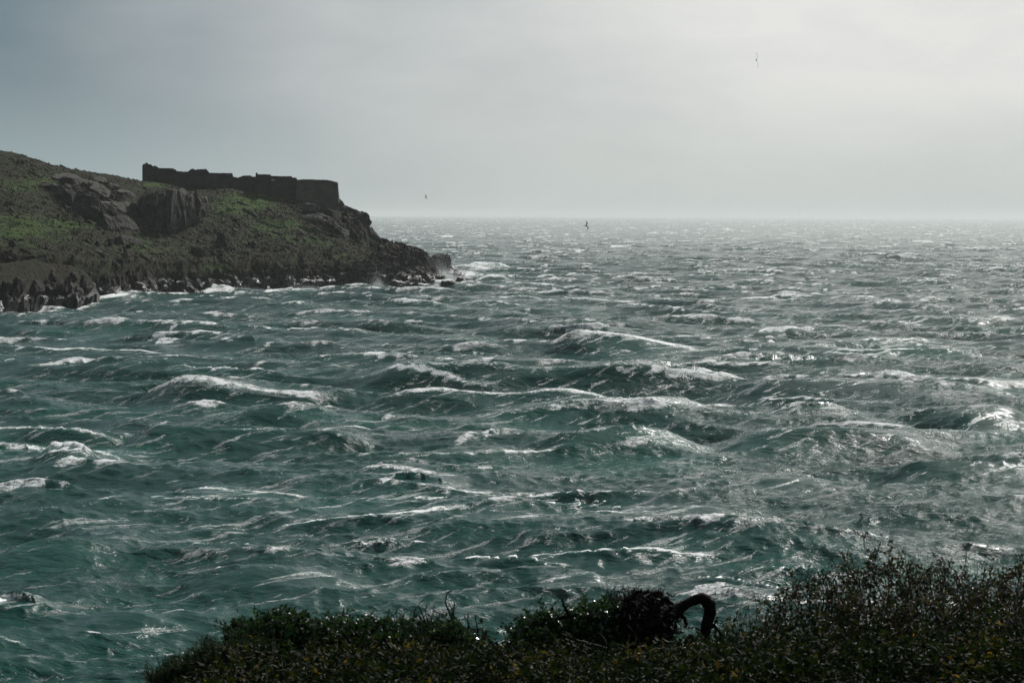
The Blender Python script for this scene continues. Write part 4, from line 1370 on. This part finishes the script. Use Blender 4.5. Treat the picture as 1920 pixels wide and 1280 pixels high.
    if lf.n:
        tag(lf.build('foliage', MAT[dict(glossy='glossy', thorn='thorn', feather='feather')[kind]], root, loc=base, smooth=False, attr='tint'), kind='stuff')
    if hp.n:
        tag(hp.build('red_hips', MAT['hip'], root, loc=base), kind='stuff')
    return root


TOPS = [(200, 1300), (250, 1285), (300, 1268), (345, 1246), (390, 1226), (424, 1214), (430, 1178), (470, 1168), (520, 1158), (545, 1148), (570, 1162), (600, 1172), (640, 1165),
        (700, 1168), (760, 1166), (790, 1160), (830, 1160), (870, 1170), (900, 1192), (930, 1196), (965, 1184), (1000, 1156), (1020, 1146), (1060, 1158), (1090, 1142), (1120, 1132), (1150, 1122), (1200, 1112), (1250, 1130),
        (1280, 1165), (1340, 1190), (1380, 1178), (1410, 1152), (1440, 1160), (1480, 1120), (1500, 1100), (1530, 1092), (1560, 1078), (1600, 1066), (1640, 1048), (1680, 1060), (1720, 1074), (1760, 1068), (1800, 1080), (1830, 1098), (1870, 1078), (1900, 1064), (1960, 1048), (2100, 1040)]
TX, TY = zip(*TOPS)


def top(px): return float(np.interp(px, TX, TY))


shrub('heath_shrub', 285, 400, 15.2, lambda p: top(p) + 2, 'feathery grey green shrub at the lower left end of the bank', 'shrub', 'feather', 1.3)
shrub('heath_shrub', 380, 500, 15.0, lambda p: max(top(p), 1228), 'feathery green shrub in front of the leftmost glossy bush', 'shrub', 'feather', 1.2)
shrub('evergreen_bush', 420, 540, 15.8, top, 'leftmost glossy dark evergreen bush with a squared left side', 'bush', 'glossy', 1.15)
shrub('evergreen_bush', 530, 655, 16.0, lambda p: top(p) + 4, 'glossy dark bush with bare twigs standing above it', 'bush', 'glossy', 1.1)
shrub('evergreen_bush', 640, 780, 15.8, lambda p: top(p) + 4, 'low glossy bush left of the blackened stems', 'bush', 'glossy', 1.0)
shrub('evergreen_bush', 770, 905, 16.0, lambda p: top(p) + 12, 'low glossy bush around the feet of the blackened stems', 'bush', 'glossy', .9)
shrub('evergreen_bush', 960, 1085, 15.9, top, 'rounded glossy bush left of the twisted dead stump', 'bush', 'glossy', 1.1)
shrub('evergreen_bush', 1080, 1165, 15.7, lambda p: top(p) + 6, 'small leafy bush against the left side of the dead stump', 'bush', 'glossy', 1.1)
shrub('thorn_bush', 1365, 1500, 16.1, lambda p: top(p), 'low open thorn bush between the twisted branch and the tall thicket', 'bush', 'thorn', 1.0)
shrub('thorn_bush', 1480, 1620, 16.2, top, 'thorn bush at the left shoulder of the tall thicket', 'bush', 'thorn', 1.25)
shrub('thorn_bush', 1590, 1720, 16.0, top, 'tallest thorn bush with the highest leafy shoots', 'bush', 'thorn', 1.35)
shrub('thorn_bush', 1700, 1840, 16.2, top, 'thorn bush right of the tallest one', 'bush', 'thorn', 1.35)
shrub('thorn_bush', 1820, 1960, 15.9, top, 'thorn bush cut by the right edge of the picture', 'bush', 'thorn', 1.3)
shrub('thorn_bush', 1540, 1760, 15.2, lambda p: 1130 + 20 * math.sin(p * .05), 'lower thorn bush in front of the tallest one', 'bush', 'thorn', 1.1)
shrub('thorn_bush', 1740, 1960, 15.2, lambda p: 1120 + 20 * math.sin(p * .04), 'lower thorn bush in front near the right edge', 'bush', 'thorn', 1.1)

# tall bare shoots above the bushes
def shoots(name, lst, D, label, matk='twig', r=.0022, twigs=4):
    a = np.mean([q[0] for q in lst]); base = P(a, 1240, D); base[2] = bank_z(base[:1], np.array([D]))[0]
    root = tag(empty(name, base), label, 'dead shrub')
    for (x0, y0, x1, y1) in lst:
        s = Bag()
        p0 = P(x0, y0, D + RNG.uniform(-.1, .1)); p1 = P(x1, y1, p0[1] + RNG.uniform(-.05, .05))
        pts, _ = grow(p0, p1 - p0, np.linalg.norm(p1 - p0), 9, .09)
        pts += np.linspace(0, 1, 10)[:, None] * (p1 - pts[-1])[None]
        tube(s, pts, r, r * .4, 5)
        for k in range(twigs):
            i = RNG.integers(3, 9)
            q, _ = grow(pts[i], [RNG.normal(0, 1), RNG.normal(0, .5), RNG.uniform(.2, 1)], RNG.uniform(.03, .09), 4, .3)
            tube(s, q, r * .5, r * .25, 3)
        s.build('stem', MAT[matk], root, loc=p0)
    return root


shoots('bare_shrub', [(530, 1180, 500, 1140), (540, 1180, 536, 1135), (560, 1180, 548, 1146), (575, 1190, 620, 1142), (600, 1190, 650, 1150), (610, 1190, 606, 1140), (545, 1185, 600, 1150), (650, 1195, 655, 1152), (620, 1200, 690, 1170)], 15.9, 'thin bare twigs standing out of the glossy bush on the left', 'bark', .0022, 6)
shoots('bare_shrub', [(1002, 1170, 994, 1090), (1010, 1170, 1000, 1105), (1046, 1165, 1040, 1108), (1060, 1165, 1058, 1098), (1070, 1170, 1072, 1110), (1030, 1165, 1034, 1120), (1052, 1165, 1064, 1118)], 16.2, 'thin reddish bare shoots above the bush left of the dead stump', 'twig', .0016, 5)
shoots('bare_shrub', [(1150, 1150, 1125, 1085), (1142, 1150, 1138, 1078), (1160, 1150, 1156, 1092), (1146, 1140, 1120, 1095)], 16.1, 'thin reddish bare shoots rising over the left side of the dead stump', 'twig', .0018, 4)
shoots('bare_shrub', [(1375, 1185, 1355, 1128), (1380, 1190, 1388, 1140), (1400, 1190, 1396, 1135), (1420, 1190, 1428, 1130), (1365, 1190, 1362, 1150)], 16.2, 'thin bare shoots just right of the twisted branch', 'twig', .0018, 4)
shoots('bare_shrub', [(1640, 1100, 1634, 1030), (1700, 1100, 1712, 1048), (1745, 1100, 1738, 1040), (1800, 1110, 1812, 1046), (1880, 1110, 1890, 1040), (1560, 1120, 1545, 1070), (1500, 1130, 1486, 1088), (1850, 1100, 1845, 1058), (1670, 1090, 1676, 1036)], 16.1, 'tall bare shoots over the tall thorn thicket', 'twig', .0022, 7)

# blackened dead stems
bl = tag(empty('dead_gorse', P(850, 1200, 15.9)), 'clump of blackened dead stems with a hooked tallest stem', 'dead shrub')
for pts, r in (([(862, 1198), (850, 1165), (838, 1140), (832, 1122), (838, 1110), (847, 1106)], .0065), ([(868, 1190), (850, 1150), (842, 1130)], .006),
               ([(855, 1190), (848, 1160), (851, 1140), (853, 1130)], .006), ([(860, 1185), (828, 1150), (812, 1142)], .0045), ([(882, 1195), (877, 1170), (878, 1148)], .006),
               ([(898, 1195), (893, 1170), (890, 1150)], .0055), ([(800, 1175), (793, 1150), (782, 1135), (790, 1127), (796, 1124)], .0045), ([(806, 1175), (798, 1150), (800, 1132)], .0045),
               ([(815, 1175), (808, 1160), (816, 1132)], .004), ([(790, 1175), (780, 1155), (775, 1140)], .0035), ([(744, 1170), (735, 1150), (722, 1146)], .004), ([(745, 1170), (742, 1150), (745, 1135)], .004),
               ([(905, 1195), (880, 1175), (869, 1150)], .003), ([(830, 1185), (822, 1165), (826, 1145)], .004), ([(920, 1200), (905, 1180), (880, 1178)], .005), ([(978, 1195), (972, 1178), (974, 1158)], .006)):
    s = Bag(); D = 15.9 + random.uniform(-.15, .1)
    w_ = np.array([P(x, y, D) for x, y in pts])
    t = np.linspace(0, len(w_) - 1, 12); w_ = np.stack([np.interp(t, np.arange(len(w_)), w_[:, k]) for k in range(3)], -1)
    for _ in range(2): w_[1:-1] = w_[:-2] * .25 + w_[1:-1] * .5 + w_[2:] * .25
    w_ += RNG.normal(0, .0025, w_.shape)
    tube(s, w_, r, r * .62, 6, .1)
    for k in range(2):
        q, _ = grow(w_[RNG.integers(4, 10)], [RNG.normal(0, 1), RNG.normal(0, .5), .8], .05, 4, .3)
        tube(s, q, r * .4, r * .2, 4)
    s.build('stem', MAT['char'], bl, loc=w_[0])

# twisted dead stump with its arching branch
DS = 15.7
stp = tag(empty('dead_stump', P(1200, 1200, DS)), 'black wind-twisted dead stump with one thick branch arching over to the right', 'stump')


def px_tube(bag, pts, D, r, sides=8, wob=.08, n_=26, sm=3, jit=.002):
    w_ = np.array([P(p[0], p[1], D + (p[2] if len(p) > 2 else 0)) for p in pts])
    t = np.linspace(0, len(w_) - 1, n_); w_ = np.stack([np.interp(t, np.arange(len(w_)), w_[:, k]) for k in range(3)], -1)
    for _ in range(sm): w_[1:-1] = w_[:-2] * .25 + w_[1:-1] * .5 + w_[2:] * .25
    w_ += RNG.normal(0, jit, w_.shape)
    rr = np.interp(np.linspace(0, 1, n_), np.linspace(0, 1, len(r)), r)
    tube(bag, w_, rr, None, sides, wob)


s = Bag()
px_tube(s, [(1235, 1165), (1252, 1148), (1272, 1140), (1290, 1130), (1306, 1122), (1320, 1121), (1330, 1130), (1332, 1148), (1326, 1165), (1322, 1185), (1324, 1205)], DS, [.07, .052, .036, .030, .034, .038, .042, .040, .038, .034, .030], 14, .07, 60, 5, .0009)
s.build('arched_branch', MAT['char'], stp, loc=P(1290, 1140, DS))
for pts, r in (([(1322, 1178), (1338, 1172), (1344, 1162)], [.016, .012, .008]), ([(1338, 1172), (1348, 1182), (1354, 1196)], [.012, .01, .006]), ([(1266, 1142), (1282, 1156), (1288, 1170)], [.02, .014, .01]),
               ([(1160, 1140), (1180, 1120), (1205, 1112), (1218, 1108)], [.03, .022, .016, .01]), ([(1200, 1150), (1215, 1128), (1228, 1112), (1240, 1110)], [.03, .024, .026, .012]),
               ([(1215, 1155), (1235, 1135), (1245, 1120), (1262, 1132)], [.03, .022, .018, .012]), ([(1235, 1112), (1248, 1124), (1262, 1142)], [.02, .018, .018]), ([(1240, 1170), (1268, 1152), (1280, 1146)], [.03, .02, .014]),
               ([(1075, 1170), (1066, 1148), (1058, 1136), (1054, 1122)], [.012, .011, .009, .006]), ([(1040, 1160), (1080, 1152), (1110, 1158), (1140, 1165)], [.014, .016, .018, .02]),
               ([(1250, 1110), (1262, 1118), (1268, 1112)], [.006, .005, .003]), ([(1168, 1128), (1196, 1108), (1204, 1106)], [.014, .012, .008])):
    s = Bag(); px_tube(s, pts, DS + random.uniform(-.08, .08), r, 8, .12, 16, 2)
    s.build('branch', MAT['char'], stp, loc=P(pts[0][0], pts[0][1], DS))
V, F = rock_mesh((.20, .19, .145), 905, n=22, planes=10, rough=.30, boxy=.3)
V = V + (V / np.linalg.norm(V, axis=1)[:, None]) * (.05 * fbm(V[:, 0] * 12, V[:, 1] * 22, V[:, 2] * 22, 3, True))[:, None]
mesh_arrays('root_mass', V + P(1195, 1178, DS)[None], F, MAT['char'], stp, loc=P(1195, 1178, DS))
s = Bag()
for k in range(420):
    a = RNG.uniform(0, 6.28); b_ = RNG.uniform(.0, 1.3)
    c0 = P(1195, 1180, DS) + np.array([math.cos(a) * math.cos(b_) * .25, math.sin(a) * math.cos(b_) * .2, math.sin(b_) * .20])
    q, _ = grow(c0, [RNG.normal(0, 1), RNG.normal(0, 1), RNG.normal(0, .7)], RNG.uniform(.06, .22), 9, .45)
    tube(s, q, RNG.uniform(.003, .009), .002, 4)
tag(s.build('root_tangle', MAT['char'], stp, loc=P(1195, 1180, DS)), kind='stuff')

# pale dry stems lying in the scrub
for lab, pts, r, D in (
    ('pale curved dry stem standing in front of the tall thicket', [(1625, 1195), (1636, 1208), (1645, 1222), (1649, 1230)], .004, 14.8),
    ('pale broken dry stem low in front of the tall thicket', [(1580, 1240), (1598, 1250), (1620, 1256), (1640, 1268)], .004, 14.2),
    ('pale flattened dry stem at the lower right', [(1700, 1252), (1718, 1256), (1732, 1262)], .004, 14.2),
    ('pale dry stem arching at the lower right corner', [(1810, 1262), (1830, 1257), (1850, 1262), (1862, 1268)], .0045, 14.0),
    ('long brown stem arching over the bottom edge in the middle', [(1110, 1272), (1150, 1262), (1200, 1258), (1230, 1272)], .004, 13.9),
    ('long brown stem arching over the bottom edge below the twisted branch', [(1330, 1260), (1345, 1268), (1365, 1284)], .004, 13.9),
    ('dry stem leaning in the small hollow right of the blackened stems', [(905, 1222), (925, 1232), (955, 1246), (985, 1252)], .004, 14.8),
    ('second dry stem leaning in the hollow, above the first', [(880, 1205), (910, 1224), (945, 1238)], .003, 14.9),
    ('straight dry stem lying left of the dead stump', [(1060, 1196), (1090, 1208), (1120, 1222)], .003, 15.0),
    ('straight dry stem lying left of the dead stump, below its neighbour', [(1055, 1188), (1100, 1204), (1140, 1214)], .003, 15.1),
    ('third straight dry stem lying left of the dead stump, lowest', [(1060, 1205), (1085, 1213), (1110, 1230)], .003, 15.0),
    ('pale stem slanting beside the lower thicket, at its left foot', [(1476, 1198), (1490, 1206), (1502, 1216)], .003, 14.9)):
    s = Bag(); px_tube(s, pts, D, [r, r, r * .6], 5, .05, 12, 2, .002)
    o = s.build('dry_stem', MAT['drystem'], None, loc=P(pts[0][0], pts[0][1], D)); tag(o, lab, 'dead stem')

# fern fronds, yellowing
def fern(px, py, D, n_, size, label, turn=0):
    base = P(px, py, D); root = tag(empty('fern', base), label, 'fern')
    for k in range(n_):
        a = turn + k * 6.28 / n_ + RNG.uniform(-.4, .4)
        pts, _ = grow(base, [math.cos(a) * .7, math.sin(a) * .6, 1.0], size, 9, .06, -.11)
        bag = Bag(); st_ = Bag()
        tube(st_, pts, .0025, .001, 3)
        T = np.gradient(pts, axis=0); T /= np.linalg.norm(T, axis=1)[:, None]
        sd = np.cross(T, [0, 0, 1.]); sd /= np.linalg.norm(sd, axis=1)[:, None] + 1e-9
        t = np.linspace(1, 9, 22)
        pp = np.stack([np.interp(t, np.arange(10), pts[:, q]) for q in range(3)], -1)
        s2 = np.stack([np.interp(t, np.arange(10), sd[:, q]) for q in range(3)], -1)
        T2 = np.stack([np.interp(t, np.arange(10), T[:, q]) for q in range(3)], -1)
        for sg in (-1, 1):
            leaves(bag, pp, s2 * sg + T2 * .5 + RNG.normal(0, .1, pp.shape), size * .36 * (1 - (t - 1) / 9.5) + .006, .28, np.clip(RNG.normal(.45, .25, 22), 0, 1), .1)
        f = bag.build('frond', MAT['fern'], root, smooth=False, loc=base, attr='tint')
        st_.build('midrib', MAT['drystem'], f, loc=f.location) if False else None


for px, py, D, n_, sz, lab in (
    (1790, 1256, 14.4, 5, .16, 'yellow fern at the right, left of the orange one'), (1880, 1252, 14.4, 5, .18, 'orange yellow fern nearest the right edge'), (1830, 1268, 13.9, 4, .13, 'small yellow fern between the two at the bottom right'),
    (1480, 1250, 14.4, 5, .14, 'brown yellow fern below the low open thorn bush'), (1330, 1262, 14.2, 5, .13, 'olive fern at the bottom below the twisted branch'), (1020, 1245, 14.6, 5, .14, 'yellow fern at the bottom left of the stump'),
    (1120, 1262, 14.2, 4, .12, 'yellow fern at the bottom below the stump'), (1555, 1230, 14.7, 4, .13, 'green yellow fern before the left shoulder of the thicket'), (760, 1230, 14.8, 4, .13, 'olive fern below the low glossy bush'),
    (700, 1268, 14.0, 4, .12, 'yellow green fern at the bottom below the low glossy bush'), (600, 1275, 13.9, 4, .12, 'yellow green fern at the bottom left'), (1250, 1240, 14.6, 4, .12, 'brown fern in front of the dead stump'), (1700, 1238, 14.6, 4, .13, 'olive fern in front of the tall thicket')):
    fern(px, py, D, n_, sz, lab)

# ground cover over the bank
def cover():
    k = 15000
    y = RNG.uniform(11.5, 17.6, k); x = RNG.uniform(-.235, .235, k) * y
    z0 = bank_z(x, y)
    keep = (perlin(x * 4.1, y * 3.3, 1.1) > np.where(y < 14.8, -.30, -.06)) & (x / y * FPX + 960 > 330)
    x, y, z0 = x[keep], y[keep], z0[keep]; k = len(x)
    lf = Bag(); st_ = Bag()
    base = np.stack([x, y, z0], -1)
    n_ = 7
    hgt = RNG.uniform(.03, .20, k) * (1 + 1.8 * perlin(x * 2.2, y * 2.2, 6.0))
    P0 = np.repeat(base, n_, 0) + np.stack([RNG.normal(0, .045, k * n_), RNG.normal(0, .045, k * n_), RNG.uniform(0, 1, k * n_) * np.repeat(hgt, n_)], -1)
    d = np.stack([RNG.normal(0, 1, k * n_), RNG.normal(0, 1, k * n_), RNG.uniform(-.2, 1.2, k * n_)], -1)
    rx = np.repeat(x, n_); ry = np.repeat(y, n_)
    t = np.clip(.22 + 1.2 * perlin(rx * 3.4, ry * 2.4, 9) + RNG.normal(0, .18, k * n_), 0, 1)
    leaves(lf, P0, d, RNG.uniform(.018, .055, k * n_) * np.repeat(.7 + .6 * RNG.random(k), n_), .5, t)
    tag(lf.build('ground_cover', MAT['cover'], smooth=False, attr='tint'), 'low leafy growth covering the cliff top bank', 'undergrowth', kind='stuff')
    for q in range(900):
        yy = RNG.uniform(12.5, 17.0); xx = RNG.uniform(-.16, .22) * yy
        if xx / yy * FPX + 960 < 400: continue
        p0 = np.array([xx, yy, bank_z(np.array([xx]), np.array([yy]))[0] + RNG.uniform(0, .06)])
        pts, _ = grow(p0, [RNG.normal(.3, .8), RNG.normal(0, .5), RNG.uniform(.1, .8)], RNG.uniform(.1, .34), 5, .2, -.08)
        tube(st_, pts, RNG.uniform(.0009, .0021), .0008, 3)
    tag(st_.build('dry_grass', MAT['drystem'], smooth=True), 'fine dry stalks tangled through the undergrowth', 'dry grass', kind='stuff')


cover()

# ------------------------------------------------------------------ birds
def gull(name, c0, span, heading, bank, mat, label, flap=.35):
    """a gull in flight: spindle body, bent tapered wings, tail"""
    V = []; F = []
    s = span / 1.2
    prof = [(-.24, .005), (-.17, .03), (-.05, .055), (.06, .055), (.14, .038), (.18, .034), (.215, .026), (.25, .004)]
    for (x, r_) in prof:
        for k in range(8):
            a = k * math.pi / 4
            V.append((x, math.cos(a) * r_, math.sin(a) * r_ + (.012 if x > .13 else 0)))
    for i in range(len(prof) - 1):
        for k in range(8):
            F.append((i * 8 + k, i * 8 + (k + 1) % 8, (i + 1) * 8 + (k + 1) % 8, (i + 1) * 8 + k))
    for sg in (-1, 1):
        st_ = [(0, .00, .11, .0), (.18, .03, .13, .11 * flap * 2), (.34, .01, .11, .30 * flap), (.50, -.07, .07, .22 * flap), (.62, -.15, .015, .05 * flap)]
        b_ = len(V)
        for (yy, xo, ch, zz) in st_:
            V += [(xo + ch * .5, sg * (yy + .02), zz + .01), (xo - ch * .7, sg * (yy + .02), zz), (xo - ch * .1, sg * (yy + .02), zz + .022)]
        for i in range(4):
            for a_, c_ in ((0, 2), (2, 1), (1, 0)):
                F.append((b_ + i * 3 + a_, b_ + i * 3 + c_, b_ + i * 3 + 3 + c_, b_ + i * 3 + 3 + a_))
    b_ = len(V)
    V += [(-.2, .02, .01), (-.2, -.02, .01), (-.34, -.05, .0), (-.34, .05, .0), (-.2, .02, -.005), (-.2, -.02, -.005), (-.34, -.05, -.006), (-.34, .05, -.006)]
    F += [(b_, b_ + 1, b_ + 2, b_ + 3), (b_ + 4, b_ + 7, b_ + 6, b_ + 5), (b_ + 3, b_ + 2, b_ + 6, b_ + 7), (b_, b_ + 3, b_ + 7, b_ + 4), (b_ + 1, b_ + 5, b_ + 6, b_ + 2)]
    V = np.array(V) * s @ rotm(bank, 0, heading).T + np.asarray(c0)[None]
    tag(mesh_arrays(name, V, np.array(F), MAT[mat], smooth=True, loc=c0), label, 'bird')


gull('seabird', P(1418, 113, 215), 1.3, 86, 84, 'gull_dark', 'grey seabird banking steeply high in the bright sky on the right', .35)
gull('seabird', P(1099, 424, 225), .95, 30, 68, 'gull_dark', 'dark seabird skimming above the far sea near the horizon', 1.2)
gull('seabird', P(798.5, 370, 380), 1.0, 20, 50, 'gull_dark', 'tiny dark seabird in the sky right of the fort', .9)

# ------------------------------------------------------------------ haze: salt-laden air over the sea
def haze():
    x0, x1, y0, y1, z0, z1 = -46000, 46000, -3100, 46000, -7.5, 60
    V = [(x, y, z) for z in (z0, z1) for x, y in ((x0, y0), (x1, y0), (x1, y1), (x0, y1))]
    F = [(0, 3, 2, 1), (4, 5, 6, 7), (0, 1, 5, 4), (1, 2, 6, 5), (2, 3, 7, 6), (3, 0, 4, 7)]
    m = bpy.data.materials.new('salt_haze'); m.use_nodes = True
    t = m.node_tree; t.nodes.clear()
    v = t.nodes.new('ShaderNodeVolumePrincipled'); v.inputs['Color'].default_value = (.70, .76, .755, 1)
    v.inputs['Density'].default_value = .000065; v.inputs['Anisotropy'].default_value = .35
    o = t.nodes.new('ShaderNodeOutputMaterial'); t.links.new(v.outputs[0], o.inputs['Volume'])
    h_ = mesh_arrays('haze', V, F, m, smooth=False)
    tag(h_, 'pale salt haze in the air over the sea', 'haze', kind='stuff')


haze()
tris = sum(len(o.data.polygons) * (2 if len(o.data.polygons) and len(o.data.polygons[0].vertices) == 4 else 1) for o in S.objects if o.type == 'MESH')
print('objects', len(S.objects), 'tris', tris)
